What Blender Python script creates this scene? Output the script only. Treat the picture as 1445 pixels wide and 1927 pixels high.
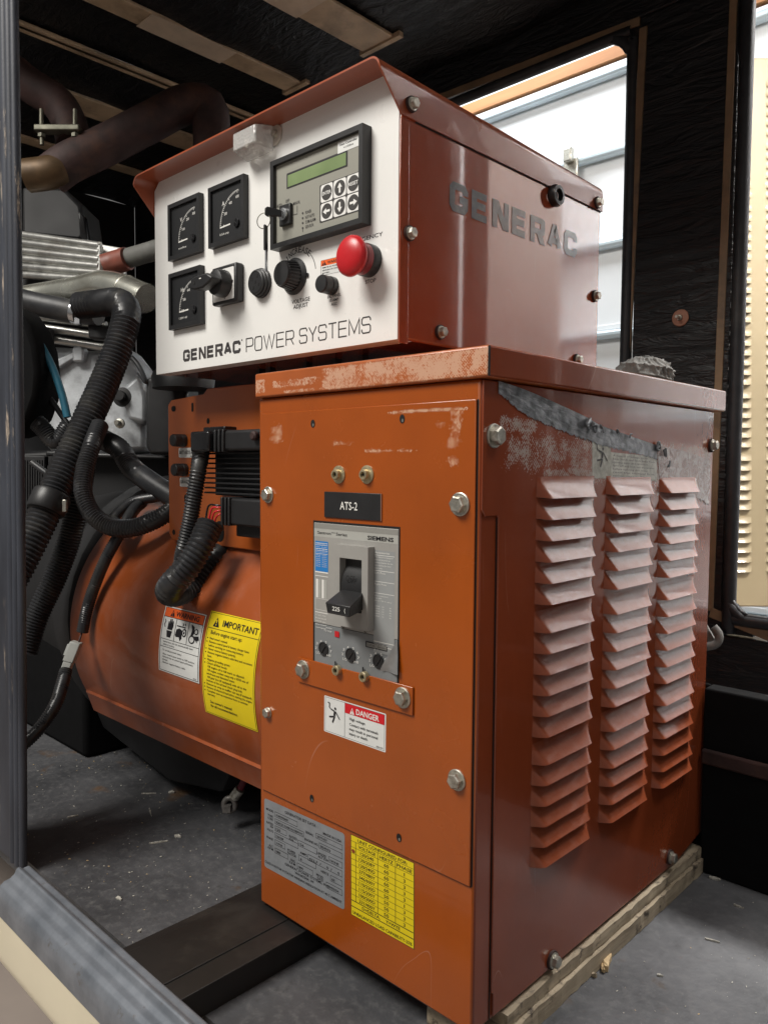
import bpy, bmesh, math, random
from mathutils import Vector, Matrix
random.seed(7)
for o in list(bpy.data.objects): bpy.data.objects.remove(o)
SC = bpy.context.scene
COL = SC.collection
V = Vector
PI = math.pi

# ------------------------------------------------------------------ camera
IW, IH, FOC = 1445.0, 1927.0, 1469.02
yaw, pitch, roll = .7641, -.0579, .0065
CAM = V((.7151, -.5412, .5093))
cy_, sy_ = math.cos(yaw), math.sin(yaw)
FW = V((-sy_*math.cos(pitch), cy_*math.cos(pitch), math.sin(pitch)))
r0_ = V((cy_, sy_, 0)); u0_ = r0_.cross(FW)
RT = math.cos(roll)*r0_ + math.sin(roll)*u0_
UP = -math.sin(roll)*r0_ + math.cos(roll)*u0_
cd = bpy.data.cameras.new('camera'); cam = bpy.data.objects.new('camera', cd); COL.objects.link(cam)
cd.sensor_fit = 'HORIZONTAL'; cd.sensor_width = 36; cd.lens = FOC/IW*36
cd.clip_start = .02; cd.clip_end = 200
cam.matrix_world = Matrix(((RT.x, UP.x, -FW.x, CAM.x), (RT.y, UP.y, -FW.y, CAM.y), (RT.z, UP.z, -FW.z, CAM.z), (0, 0, 0, 1)))
SC.camera = cam

# ------------------------------------------------------------------ light and exposure
w = bpy.data.worlds.new('World'); SC.world = w; w.use_nodes = True
bg = w.node_tree.nodes['Background']; bg.inputs[0].default_value = (.95, .93, .90, 1); bg.inputs[1].default_value = .17
def area(name, loc, target, sx, sy, power, col):
    l = bpy.data.lights.new(name, 'AREA'); l.shape = 'RECTANGLE'; l.size = sx; l.size_y = sy; l.energy = power; l.color = col
    o = bpy.data.objects.new(name, l); COL.objects.link(o); o.location = loc
    o.rotation_euler = (V(target) - V(loc)).to_track_quat('-Z', 'Y').to_euler()
    return o
area('ceiling_lamp_front', (-.6, -1.75, 2.7), (.0, .1, .55), 1.3, 1.0, 102, (1, .96, .895))
area('ceiling_lamp_near', (1.3, -2.2, 2.3), (.1, .1, .4), 1.0, 1.4, 6, (1, .95, .88))
area('bay_lamp_door', (-1.9, 1.7, 3.2), (-1.8, 2.8, 1.0), 1.6, .8, 76, (.92, .97, 1))
area('bay_lamp_leaf', (.9, 1.3, 2.6), (1.38, 2.0, 1.2), .4, .4, 36, (1, .88, .80))  # added lamp, lights only the unseen panel reflected in the cabinet side
area('bay_lamp_right', (1.6, 2.2, 2.6), (1.5, 2.7, 1.1), .4, .3, 70, (1, .98, .96))  # added lamp, brightens the garage door's right end for the cabinet reflections
area('bay_lamp_opening', (.66, 1.6, 2.3), (.42, .30, .0), .35, .35, 75, (1, .98, .95))
area('bay_lamp_side', (1.25, .38, 2.4), (.42, .35, .0), .4, .4, 15, (1, .97, .94))
SC.view_settings.view_transform = 'Standard'; SC.view_settings.look = 'None'
SC.view_settings.exposure = 0; SC.view_settings.gamma = 1; SC.view_settings.use_curve_mapping = False
SC.cycles.use_denoising = True
SC.cycles.max_bounces = 8

# ------------------------------------------------------------------ pixel of the photograph -> point of the place
def ray(px, py): return (px-IW/2)/FOC*RT - (py-IH/2)/FOC*UP + FW
def on(px, py, ax, v):
    d = ray(px, py); return CAM + d*((v-CAM[ax])/d[ax])
def onX(px, py, x): return on(px, py, 0, x)
def onY(px, py, y): return on(px, py, 1, y)
def onZ(px, py, z): return on(px, py, 2, z)
def onD(px, py, d): return CAM + d*ray(px, py)

# ------------------------------------------------------------------ materials
class NT:
    def __init__(s, name):
        s.m = bpy.data.materials.new(name); s.m.use_nodes = True; s.t = s.m.node_tree
        s.b = s.t.nodes['Principled BSDF']; s.c = None
    def n(s, typ, **k):
        q = s.t.nodes.new(typ)
        for a, b in k.items(): setattr(q, a, b)
        return q
    def l(s, a, b): s.t.links.new(a, b)
    def put(s, sock, v):
        if isinstance(v, (int, float)): sock.default_value = v
        elif isinstance(v, tuple): sock.default_value = v if len(v) != 3 or sock.type == 'VECTOR' else (*v, 1)
        else: s.l(v, sock)
    def coord(s):
        if s.c is None: s.c = s.n('ShaderNodeTexCoord').outputs['Object']
        return s.c
    def sep(s):
        if not hasattr(s, '_sep'):
            q = s.n('ShaderNodeSeparateXYZ'); s.l(s.coord(), q.inputs[0]); s._sep = q.outputs
        return s._sep
    def math(s, op, a, b=0, c=0, clamp=False):
        q = s.n('ShaderNodeMath', operation=op, use_clamp=clamp)
        for i, v in enumerate((a, b, c)): s.put(q.inputs[i], v)
        return q.outputs[0]
    def noise(s, scale, detail=3, rough=.55, stretch=None, dist=0):
        q = s.n('ShaderNodeTexNoise'); q.inputs['Scale'].default_value = scale; q.inputs['Detail'].default_value = detail
        q.inputs['Roughness'].default_value = rough; q.inputs['Distortion'].default_value = dist
        if stretch:
            m = s.n('ShaderNodeMapping'); m.inputs['Scale'].default_value = stretch; s.l(s.coord(), m.inputs[0]); s.l(m.outputs[0], q.inputs[0])
        else: s.l(s.coord(), q.inputs[0])
        return q.outputs[0]
    def ramp(s, v, a, b):     # linear a..b -> 0..1
        q = s.n('ShaderNodeMapRange'); q.inputs[1].default_value = a; q.inputs[2].default_value = b; q.clamp = True
        s.put(q.inputs[0], v); return q.outputs[0]
    def mix(s, f, a, b):
        q = s.n('ShaderNodeMix', data_type='RGBA'); s.put(q.inputs[0], f); s.put(q.inputs[6], a); s.put(q.inputs[7], b); return q.outputs[2]
    def bump(s, h, strength=.2, dist=.001, prev=None):
        q = s.n('ShaderNodeBump'); q.inputs['Strength'].default_value = strength; q.inputs['Distance'].default_value = dist
        s.l(h, q.inputs['Height'])
        if prev is not None: s.l(prev, q.inputs['Normal'])
        return q.outputs[0]
    def box(s, a0, a1, b0, b1, axes=(0, 2), soft=.004):
        x, z = s.sep()[axes[0]], s.sep()[axes[1]]
        r = s.math('MULTIPLY', s.ramp(x, a0-soft, a0+soft), s.ramp(x, a1+soft, a1-soft))
        return s.math('MULTIPLY', r, s.math('MULTIPLY', s.ramp(z, b0-soft, b0+soft), s.ramp(z, b1+soft, b1-soft)))
    def set(s, **k):
        for a, v in k.items(): s.put(s.b.inputs[a.replace('_', ' ')], v)
        return s.m

def mat(name, col, rough=.5, metal=0, var=.12, scale=40, bump=0, bscale=300, coat=0, spec=.5, dirt=None, dirt_scale=9, bstretch=None):
    t = NT(name)
    n1 = t.noise(scale, 4)
    dark = tuple(c*(1-var) for c in col); lite = tuple(min(1, c*(1+var)) for c in col)
    c = t.mix(t.ramp(n1, .3, .7), dark, lite)
    if dirt:
        c = t.mix(t.ramp(t.noise(dirt_scale, 6, .65), .52, .75), c, dirt)
    t.set(Base_Color=c, Metallic=metal, Coat_Weight=coat, Specular_IOR_Level=spec)
    t.set(Roughness=t.math('MULTIPLY_ADD', t.noise(scale*1.7, 3), .16, max(0, rough-.08)))
    if bump: t.l(t.bump(t.noise(bscale, 3, .5, bstretch), bump), t.b.inputs['Normal'])
    return t.m

RESID = (.62, .40, .26)
def paint(name, col, rough=.28, resid=(), axes=(0, 2), coat=.35, peel=.05, weave=2200., rcol=RESID, scuff=.06, dust=0, cior=1.5):
    """gloss sheet-metal paint: orange peel, scuffs, and patches of torn tape backing that stay where the tape was"""
    t = NT(name)
    c = t.mix(t.ramp(t.noise(7, 5), .3, .7), tuple(v*.88 for v in col), tuple(v*1.1 for v in col))
    sc = t.ramp(t.noise(38, 8, .72, (1, 1, .12)), .66, .74)
    c = t.mix(t.math('MULTIPLY', sc, scuff), c, (.5, .36, .3))
    hair = t.math('ABSOLUTE', t.math('ADD', t.noise(7.5, 1, .4, (1.3, 1.3, .45), .5), -.5))
    hair = t.math('MULTIPLY', t.ramp(hair, .0020, .0006), t.ramp(t.noise(6.1, 2), .56, .62))
    c = t.mix(t.math('MULTIPLY', hair, .22), c, (.62, .40, .30))
    c = t.mix(t.math('MULTIPLY', t.ramp(t.noise(11, 8, .72, (1, 1, .35)), .54, .72), .22), c, tuple(v*.55 for v in col))
    if dust:
        c = t.mix(t.math('MULTIPLY', t.ramp(t.noise(14, 7, .7), .45, .75), dust), c, (.42, .36, .33))
    rough_s = t.math('MULTIPLY_ADD', t.noise(20, 4), .12, rough-.06)
    h = t.noise(230, 2, .5)
    nrm = t.bump(h, peel, .0008)
    nrm = t.bump(t.noise(26, 2, .5, (1, 1, .45)), peel*1.1, .004, nrm)
    if resid:
        m = None
        for r in resid:
            b = t.box(*r[:4], axes=axes, soft=r[5] if len(r) > 5 else .004)
            b = t.math('MULTIPLY', b, r[4] if len(r) > 4 else 1.)
            m = b if m is None else t.math('MAXIMUM', m, b)
        wv = t.math('MULTIPLY', t.math('SINE', t.math('MULTIPLY', t.sep()[axes[0]], weave)), t.math('SINE', t.math('MULTIPLY', t.sep()[axes[1]], weave)))
        thr = t.math('ADD', t.math('MULTIPLY_ADD', t.noise(60, 5, .6), .5, t.math('MULTIPLY', t.noise(420, 4, .7), .5)), t.math('MULTIPLY', wv, .06))
        patch = t.ramp(t.math('ADD', thr, t.math('MULTIPLY_ADD', m, .42, -.42)), .478, .500)
        patch = t.math('MULTIPLY', patch, t.ramp(m, .05, .3))
        c = t.mix(t.math('MULTIPLY', patch, .85), c, rcol)
        rough_s = t.math('MULTIPLY_ADD', patch, .4, rough_s, clamp=True)
    t.set(Base_Color=c, Roughness=rough_s, Coat_Weight=coat, Coat_Roughness=.04, Coat_IOR=cior)
    t.l(nrm, t.b.inputs['Normal'])
    return t.m

def flat(name, col, rough=.45, metal=0, emit=0):
    t = NT(name); t.set(Base_Color=col, Roughness=rough, Metallic=metal)
    if emit: t.set(Emission_Color=col, Emission_Strength=emit)
    return t.m

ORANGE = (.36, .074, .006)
ORANGE_SHADED = (.245, .048, .015)  # same orange paint, darkened: shade of the right side put into the colour
MT = {}
MT['black_plastic'] = mat('black_plastic', (.018, .018, .019), .42, bump=.06, bscale=900)
MT['black_gloss'] = mat('black_gloss', (.012, .012, .013), .18)
MT['black_rubber'] = mat('black_rubber', (.022, .023, .026), .48, var=.3, bump=.08, bscale=400, dirt=(.06, .058, .055))
MT['loom'] = mat('loom', (.028, .029, .032), .36, var=.25, dirt=(.07, .068, .062), dirt_scale=30)
MT['zinc'] = mat('zinc', (.52, .50, .44), .38, .85, var=.25, scale=200, bump=.1, bscale=700, dirt=(.2, .17, .12), dirt_scale=150)
MT['brass_zinc'] = mat('brass_zinc', (.55, .47, .30), .4, .8, var=.3, scale=250)
MT['bright_steel'] = mat('bright_steel', (.75, .76, .78), .22, 1, var=.15, bump=.06, bscale=60)
MT['cast_alu'] = mat('cast_alu', (.46, .48, .50), .5, .55, var=.22, scale=25, bump=.35, bscale=420, dirt=(.2, .2, .2), dirt_scale=14)
MT['white_panel'] = mat('white_panel', (.85, .845, .82), .3, var=.03, scale=12, coat=.3, bump=.02, bscale=180)
MT['grey_plastic'] = mat('grey_plastic', (.34, .33, .31), .45, var=.05, bump=.04, bscale=800)
MT['grey_light'] = mat('grey_light', (.42, .42, .39), .42, var=.04)
MT['grey_blue'] = mat('grey_blue', (.20, .21, .215), .5, var=.08)
MT['ink'] = flat('ink', (.012, .011, .014), .5)
MT['ink_soft'] = flat('ink_soft', (.05, .045, .045), .5)
MT['white_ink'] = flat('white_ink', (.80, .79, .75), .5)
MT['blue_ink'] = flat('blue_ink', (.02, .20, .55), .5)
MT['red_ink'] = flat('red_ink', (.62, .012, .02), .45)
MT['orange_ink'] = flat('orange_ink', (.85, .13, .02), .45)
MT['paper'] = mat('paper', (.74, .75, .73), .4, var=.04, scale=30)
MT['yellow'] = mat('yellow', (.80, .62, .012), .42, var=.06, scale=18)
MT['plate_metal'] = mat('plate_metal', (.30, .315, .335), .42, .25, var=.1, scale=60, dirt=(.2, .2, .2))
MT['dark'] = flat('dark', (.004, .004, .004), .8)
MT['deep_black'] = mat('deep_black', (.010, .010, .011), .6, var=.4, scale=8)
MT['red_plastic'] = mat('red_plastic', (.55, .016, .022), .32, var=.06, scale=30)
MT['red_dark'] = mat('red_dark', (.22, .008, .014), .35)
MT['wire_red'] = flat('wire_red', (.55, .02, .03), .35)
MT['blue_hose'] = mat('blue_hose', (.035, .16, .24), .4, var=.15)
MT['pipe_brown'] = mat('pipe_brown', (.038, .018, .016), .7, var=.5, scale=24, bump=.6, bscale=110, dirt=(.085, .035, .02), dirt_scale=16)
MT['tan'] = mat('tan', (.37, .30, .185), .42, var=.06, scale=6, coat=.2)
MT['tan_strip'] = mat('tan_strip', (.26, .175, .10), .5, var=.25, scale=14, dirt=(.1, .08, .06))
MT['skirt_tan'] = mat('skirt_tan', (.88, .80, .60), .38, var=.05, scale=6, coat=.3)
MT['rib_tape'] = mat('rib_tape', (.60, .48, .36), .45, var=.1, scale=30)
MT['meter_face'] = flat('meter_face', (.014, .0145, .016), .5)
MT['con_grey'] = mat('con_grey', (.30, .295, .255), .4, var=.04, scale=10)
MT['key_dark'] = flat('key_dark', (.045, .042, .040), .5)
MT['lens_base'] = mat('lens_base', (.62, .57, .50), .35, .3, var=.1, scale=80)
MT['conn_grey'] = mat('conn_grey', (.36, .37, .35), .45, var=.08)
MT['lead_red'] = mat('lead_red', (.13, .008, .02), .45)
MT['old_lead'] = mat('old_lead', (.16, .15, .14), .5, .5, var=.35, scale=150, bump=.3, bscale=300)
MT['dull_alu'] = mat('dull_alu', (.42, .42, .40), .35, .8, var=.3, scale=40, dirt=(.12, .10, .08), dirt_scale=20)
MT['alu_plate'] = mat('alu_plate', (.80, .80, .78), .4, .4, var=.1, scale=40, dirt=(.35, .22, .15), dirt_scale=18)
MT['bright_pipe'] = mat('bright_pipe', (.70, .70, .62), .25, .9, var=.15, scale=20, dirt=(.35, .32, .25), dirt_scale=10)
MT['grey_rubber'] = mat('grey_rubber', (.13, .13, .12), .6, var=.2)
MT['sleeve_red'] = mat('sleeve_red', (.20, .055, .035), .5, var=.2)
MT['dark_brass'] = mat('dark_brass', (.085, .05, .022), .5, .4, var=.3)
MT['zinc_dim'] = mat('zinc_dim', (.16, .155, .12), .5, .6, var=.3)
MT['fresh_wood'] = mat('fresh_wood', (.55, .40, .22), .7, var=.2, scale=120)
MT['debris_pale'] = mat('debris_pale', (.45, .43, .38), .8, var=.4, scale=200)
MT['rib_tan'] = mat('rib_tan', (.50, .37, .24), .5, var=.2, scale=14, dirt=(.2, .15, .1))  # paler copy of the frame strip tan, light on the ribs put in
MT['soot'] = mat('soot', (.007, .007, .0075), .85, spec=.1)  # plain matte black with very low specular
MT['door_grey'] = mat('door_grey', (.45, .40, .38), .5, var=.1, scale=5)
MT['black_steel'] = mat('black_steel', (.014, .012, .011), .5, var=.3, scale=14, bump=.1, bscale=120, dirt=(.04, .035, .03))
MT['sticker_grey'] = mat('sticker_grey', (.52, .52, .47), .45, var=.3, scale=120, dirt=(.25, .22, .17), dirt_scale=80)
MT['sticker_red'] = mat('sticker_red', (.34, .16, .14), .45, var=.3, scale=120)
MT['grey_mid'] = mat('grey_mid', (.27, .265, .245), .45, var=.05)
MT['grey_mid2'] = mat('grey_mid2', (.30, .31, .31), .42, var=.04)
MT['off_ink'] = flat('off_ink', (.004, .004, .004), .7)
MT['rust_dot'] = flat('rust_dot', (.25, .05, .015), .6)
MT['foil'] = mat('foil', (.34, .345, .35), .35, .5, var=.15, scale=90, bump=.4, bscale=120)
MT['wood'] = None
MT['clear'] = None

def make_special():
    # weathered softwood
    t = NT('wood_grain')
    g = t.noise(26, 6, .65, (3.5, .35, 3.5), .6)
    c = t.mix(t.ramp(g, .25, .75), (.20, .155, .105), (.50, .41, .29))
    c = t.mix(t.ramp(t.noise(42, 7, .72), .55, .66), c, (.055, .04, .03))
    t.set(Base_Color=c, Roughness=.75); t.l(t.bump(g, .4, .002), t.b.inputs['Normal']); MT['wood'] = t.m
    t = NT('header_wood')
    g = t.noise(5, 5, .6, (.25, 2, 2.5), .4)
    t.set(Base_Color=t.mix(t.ramp(g, .3, .7), (.34, .135, .04), (.50, .23, .085)), Roughness=.6); MT['header_wood'] = t.m
    # clear lens
    t = NT('clear_lens')
    t.set(Base_Color=(.95, .94, .92), Roughness=.18, Transmission_Weight=.6, IOR=1.45)
    q = t.n('ShaderNodeTexVoronoi'); q.inputs['Scale'].default_value = 260; t.l(t.coord(), q.inputs[0])
    t.l(t.bump(q.outputs[0], .5, .001), t.b.inputs['Normal']); MT['clear'] = t.m
    # meter glass
    t = NT('glass_pane'); t.set(Base_Color=(0, 0, 0), Roughness=.04, Alpha=.06, Specular_IOR_Level=.7); MT['glass_pane'] = t.m
    t = NT('meter_glass'); t.set(Base_Color=(1, 1, 1), Roughness=.03, Transmission_Weight=1., IOR=1.2); MT['glass'] = t.m
    # dusty rubber floor
    t = NT('floor_mat')
    big = t.noise(5.5, 7, .62); fine = t.noise(85, 6, .7); sp = t.noise(330, 3, .6)
    c = t.mix(t.ramp(big, .32, .68), (.034, .035, .039), (.105, .106, .113))
    c = t.mix(t.math('MULTIPLY', t.ramp(fine, .5, .8), .5), c, (.19, .185, .18))
    c = t.mix(t.ramp(t.noise(24, 6, .7), .60, .76), c, (.035, .033, .032))
    c = t.mix(t.ramp(sp, .74, .78), c, (.55, .52, .47))
    c = t.mix(t.math('MULTIPLY', t.ramp(t.noise(12, 4), .66, .76), .5), c, (.17, .09, .035))
    dm = t.math('MULTIPLY', t.box(.35, 1.4, .29, .7, (0, 1), .06), t.ramp(t.noise(9, 7, .68), .30, .62))  # paler dusty zone at the right, partly light painted into the colour
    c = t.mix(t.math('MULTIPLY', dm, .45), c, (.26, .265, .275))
    t.set(Base_Color=c, Roughness=t.ramp(fine, -.2, 1.1))
    t.l(t.bump(t.noise(14, 4, .6), .35, .006, t.bump(fine, .35, .0015)), t.b.inputs['Normal']); MT['floor'] = t.m
    # black vinyl faced foam, quilted wrinkles
    def foam(name, st, k):
        t = NT(name)
        h = t.noise(11, 5, .6, st, .8)
        t.set(Base_Color=t.mix(t.ramp(t.noise(5, 4), .3, .7), (.006, .006, .007), (.013, .013, .014)), Roughness=.42, Specular_IOR_Level=.45)
        t.l(t.bump(h, k, .012), t.b.inputs['Normal']); MT[name] = t.m
    foam('foam_wall', (.8, 1, 4.2), .75); foam('foam_roof', (1.5, 4, 1), .9)
    # grey rubber edge trim, dusty
    t = NT('edge_trim')
    c = t.mix(t.ramp(t.noise(18, 6, .65), .35, .7), (.075, .088, .115), (.17, .19, .225))
    c = t.mix(t.ramp(t.noise(70, 6, .7, (1, 1, .35)), .60, .70), c, (.36, .35, .33))
    t.set(Base_Color=c, Roughness=.42); t.l(t.bump(t.noise(240, 3), .12), t.b.inputs['Normal']); MT['edge_trim'] = t.m
    t = NT('post_trim')
    c = t.mix(t.ramp(t.noise(18, 6, .65, (1, 1, .2)), .35, .7), (.024, .027, .037), (.060, .068, .088))
    wear = t.math('MULTIPLY', t.ramp(t.noise(60, 7, .72, (1, 1, .12)), .58, .64), t.ramp(t.noise(4.5, 3), .54, .64))
    c = t.mix(wear, c, (.46, .38, .30))
    t.set(Base_Color=c, Roughness=.5); t.l(t.bump(t.noise(300, 3), .15), t.b.inputs['Normal']); MT['post_trim'] = t.m
    # galvanised sill rail
    t = NT('galvanised')
    c = t.mix(t.ramp(t.noise(26, 5, .6), .3, .7), (.15, .168, .195), (.27, .29, .325))
    c = t.mix(t.ramp(t.noise(60, 6, .7), .62, .72), c, (.16, .15, .15))
    t.set(Base_Color=c, Roughness=.38, Metallic=.35); t.l(t.bump(t.noise(30, 5), .12, .004), t.b.inputs['Normal']); MT['galv'] = t.m
    # silver duct tape and crinkled clear tape
    t = NT('duct_tape')
    h = t.noise(150, 6, .65, (1, .3, 1)); big = t.noise(40, 4, .6, (1, .45, 1.3), 1.)
    t.set(Base_Color=t.mix(t.ramp(t.noise(90, 6), .35, .7), (.085, .092, .10), (.34, .355, .375)), Roughness=.30, Metallic=.55)
    t.l(t.bump(h, .35, .001, t.bump(big, .42, .003)), t.b.inputs['Normal']); MT['duct_tape'] = t.m
    t = NT('crinkled_tape')
    h = t.noise(75, 7, .7, None, 1.6)
    c = t.mix(t.ramp(h, .42, .6), (.20, .075, .05), (.50, .45, .43))
    t.set(Base_Color=c, Roughness=.22, Coat_Weight=.6, Coat_Roughness=.1); t.l(t.bump(h, 1., .004), t.b.inputs['Normal']); MT['crinkle'] = t.m
    # old dirty sticker under residue
    t = NT('dirty_paper')
    h = t.noise(130, 6, .7)
    t.set(Base_Color=t.mix(t.ramp(h, .4, .62), (.34, .33, .28), (.55, .55, .49)), Roughness=.45); t.l(t.bump(h, .3), t.b.inputs['Normal']); MT['dirty_paper'] = t.m
    # faded grey vinyl lettering
    t = NT('faded_vinyl')
    t.set(Base_Color=t.mix(t.ramp(t.noise(70, 6, .7), .42, .66), (.075, .070, .072), (.17, .145, .14)), Roughness=.3, Coat_Weight=.6, Coat_IOR=1.7, Coat_Roughness=.08); MT['faded_vinyl'] = t.m
    # cloth
    t = NT('rag_cloth')
    t.set(Base_Color=t.mix(t.ramp(t.noise(60, 4), .3, .7), (.13, .125, .115), (.20, .193, .178)), Roughness=.75); t.l(t.bump(t.noise(45, 5, .6, None, 1), .5, .004), t.b.inputs['Normal']); MT['rag'] = t.m
    # door skin and garage floor
    MT['door_white'] = mat('door_white', (.78, .80, .82), .45, var=.03, scale=2)
    MT['strut'] = mat('strut', (.58, .67, .72), .35, .3, var=.1, scale=4)
    MT['ground'] = mat('ground', (.34, .285, .25), .6, var=.15, scale=3, bump=.1, bscale=50)
    t = NT('lcd_green'); t.set(Base_Color=t.mix(t.ramp(t.noise(20, 2), .3, .7), (.19, .26, .12), (.25, .33, .16)), Roughness=.2); MT['lcd'] = t.m
make_special()
# ------------------------------------------------------------------ mesh helper
def basis(n, hint=V((0, 0, 1))):
    n = V(n).normalized()
    if abs(n.dot(hint)) > .95: hint = V((1, 0, 0))
    u = hint.cross(n).normalized(); return u, n.cross(u), n
class MB:
    def __init__(s): s.v = []; s.f = []; s.m = []
    def add(s, vs, fs, m=0):
        k = len(s.v); s.v += [V(p) for p in vs]
        for f in fs: s.f.append([i+k for i in f]); s.m.append(m)
        return s
    def box(s, a, b, m=0):
        (x0, y0, z0), (x1, y1, z1) = a, b
        x0, x1 = sorted((x0, x1)); y0, y1 = sorted((y0, y1)); z0, z1 = sorted((z0, z1))
        return s.add([(x0, y0, z0), (x1, y0, z0), (x1, y1, z0), (x0, y1, z0), (x0, y0, z1), (x1, y0, z1), (x1, y1, z1), (x0, y1, z1)],
                     [(0, 3, 2, 1), (4, 5, 6, 7), (0, 1, 5, 4), (1, 2, 6, 5), (2, 3, 7, 6), (3, 0, 4, 7)], m)
    def obox(s, c, u, v, n, hu, hv, hn, m=0):   # oriented box, half sizes
        c, u, v, n = V(c), V(u)*hu, V(v)*hv, V(n)*hn
        P = [c-u-v-n, c+u-v-n, c+u+v-n, c-u+v-n, c-u-v+n, c+u-v+n, c+u+v+n, c-u+v+n]
        return s.add(P, [(0, 3, 2, 1), (4, 5, 6, 7), (0, 1, 5, 4), (1, 2, 6, 5), (2, 3, 7, 6), (3, 0, 4, 7)], m)
    def prism(s, pts, vec, m=0, mside=None):    # polygon pushed along vec
        n = len(pts); vec = V(vec); P = [V(p) for p in pts]
        s.add(P+[p+vec for p in P], [list(range(n))[::-1], list(range(n, 2*n))], m)
        k = len(s.v)-2*n
        for i in range(n):
            j = (i+1) % n; s.f.append([k+i, k+j, k+n+j, k+n+i]); s.m.append(m if mside is None else mside)
        return s
    def lathe(s, c, n, prof, seg=24, m=0, caps=True, phase=0.):   # prof: (r, h) along n
        u, v, n = basis(n); c = V(c); P = []
        for r, h in prof:
            for i in range(seg):
                a = 2*PI*(i+phase)/seg; P.append(c+n*h+(u*math.cos(a)+v*math.sin(a))*r)
        F = []
        for k in range(len(prof)-1):
            for i in range(seg):
                j = (i+1) % seg; F.append((k*seg+i, k*seg+j, (k+1)*seg+j, (k+1)*seg+i))
        if caps: F += [list(range(seg))[::-1], list(range((len(prof)-1)*seg, len(prof)*seg))]
        return s.add(P, F, m)
    def grid(s, fn, nu, nv, m=0, flip=False):
        P = [fn(i/nu, j/nv) for j in range(nv+1) for i in range(nu+1)]
        F = []
        for j in range(nv):
            for i in range(nu):
                a = j*(nu+1)+i; q = (a, a+1, a+nu+2, a+nu+1); F.append(q[::-1] if flip else q)
        return s.add(P, F, m)
    def tube(s, path, r, seg=14, pitch=None, depth=.14, m=0, caps=True, step=None, closed=False):
        pts = resample(path, step or (pitch/2 if pitch else .006), closed)
        n = len(pts); fr = None; P = []
        for i, p in enumerate(pts):
            t = (pts[(i+1) % n if closed else min(i+1, n-1)]-pts[i-1 if closed else max(i-1, 0)]).normalized()
            if fr is None: fr = basis(t)[0]
            fr = (fr-t*fr.dot(t)).normalized(); b = t.cross(fr)
            rr = r(i/(n-1)) if callable(r) else r
            if pitch and i % 2: rr *= 1-depth
            for k in range(seg):
                a = 2*PI*k/seg; P.append(p+(fr*math.cos(a)+b*math.sin(a))*rr)
        F = []
        for i in range(n if closed else n-1):
            i2 = (i+1) % n
            for k in range(seg):
                k2 = (k+1) % seg; F.append((i*seg+k, i*seg+k2, i2*seg+k2, i2*seg+k))
        if caps and not closed: F += [list(range(seg))[::-1], list(range((n-1)*seg, n*seg))]
        return s.add(P, F, m)
    def build(s, name, mats, parent=None, bevel=0, smooth=35, seg=2, recalc=True):
        me = bpy.data.meshes.new(name); me.from_pydata([tuple(p) for p in s.v], [], s.f)
        for q in (mats if isinstance(mats, (list, tuple)) else [mats]): me.materials.append(MT[q] if isinstance(q, str) else q)
        me.polygons.foreach_set('material_index', s.m)
        if recalc:
            bm = bmesh.new(); bm.from_mesh(me); bmesh.ops.recalc_face_normals(bm, faces=bm.faces); bm.to_mesh(me); bm.free()
        if smooth:
            me.polygons.foreach_set('use_smooth', [True]*len(me.polygons)); me.set_sharp_from_angle(angle=math.radians(smooth))
        me.update()
        o = bpy.data.objects.new(name, me); COL.objects.link(o); put_under(o, parent)
        if bevel:
            b = o.modifiers.new('bevel', 'BEVEL'); b.width = bevel; b.segments = seg; b.limit_method = 'ANGLE'; b.angle_limit = math.radians(40); b.harden_normals = False
        return o
def put_under(o, parent):
    if parent is not None:
        o.parent = parent
        o.matrix_parent_inverse = Matrix.Translation(-parent.location) if parent.type == 'EMPTY' else Matrix.Identity(4)
def resample(path, step, closed=False):
    P = [V(p) for p in path]; out = []
    n = len(P)
    def pt(i): return P[i % n] if closed else (P[i] if 0 <= i < n else (P[0]*2-P[1] if i < 0 else P[-1]*2-P[-2]))
    for i in range(n if closed else n-1):
        a, b, c, d = pt(i-1), pt(i), pt(i+1), pt(i+2)
        k = max(2, int((c-b).length/step*2))
        for j in range(k):
            t = j/k
            out.append(.5*((2*b)+(c-a)*t+(2*a-5*b+4*c-d)*t*t+(3*b-a-3*c+d)*t**3))
    out.append(P[0].copy() if closed else P[-1].copy())
    L = [0]
    for i in range(1, len(out)): L.append(L[-1]+(out[i]-out[i-1]).length)
    n2 = max(3, int(L[-1]/step)); res = []; j = 0
    for i in range(n2 if closed else n2+1):
        d = L[-1]*i/n2
        while j < len(L)-2 and L[j+1] < d: j += 1
        t = 0 if L[j+1] == L[j] else (d-L[j])/(L[j+1]-L[j]); res.append(out[j].lerp(out[j+1], min(1, t)))
    return res
def tag(o, label, cat, group=None, kind=None):
    o['label'] = label; o['category'] = cat
    if group: o['group'] = group
    if kind: o['kind'] = kind
    return o
def thing(name, label, cat, loc, group=None):
    o = bpy.data.objects.new(name, None); COL.objects.link(o); o.location = loc; o.empty_display_size = .05
    return tag(o, label, cat, group)
def struct(name, mb, m, **k):
    o = mb.build(name, m, **k); o['kind'] = 'structure'; return o

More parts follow.
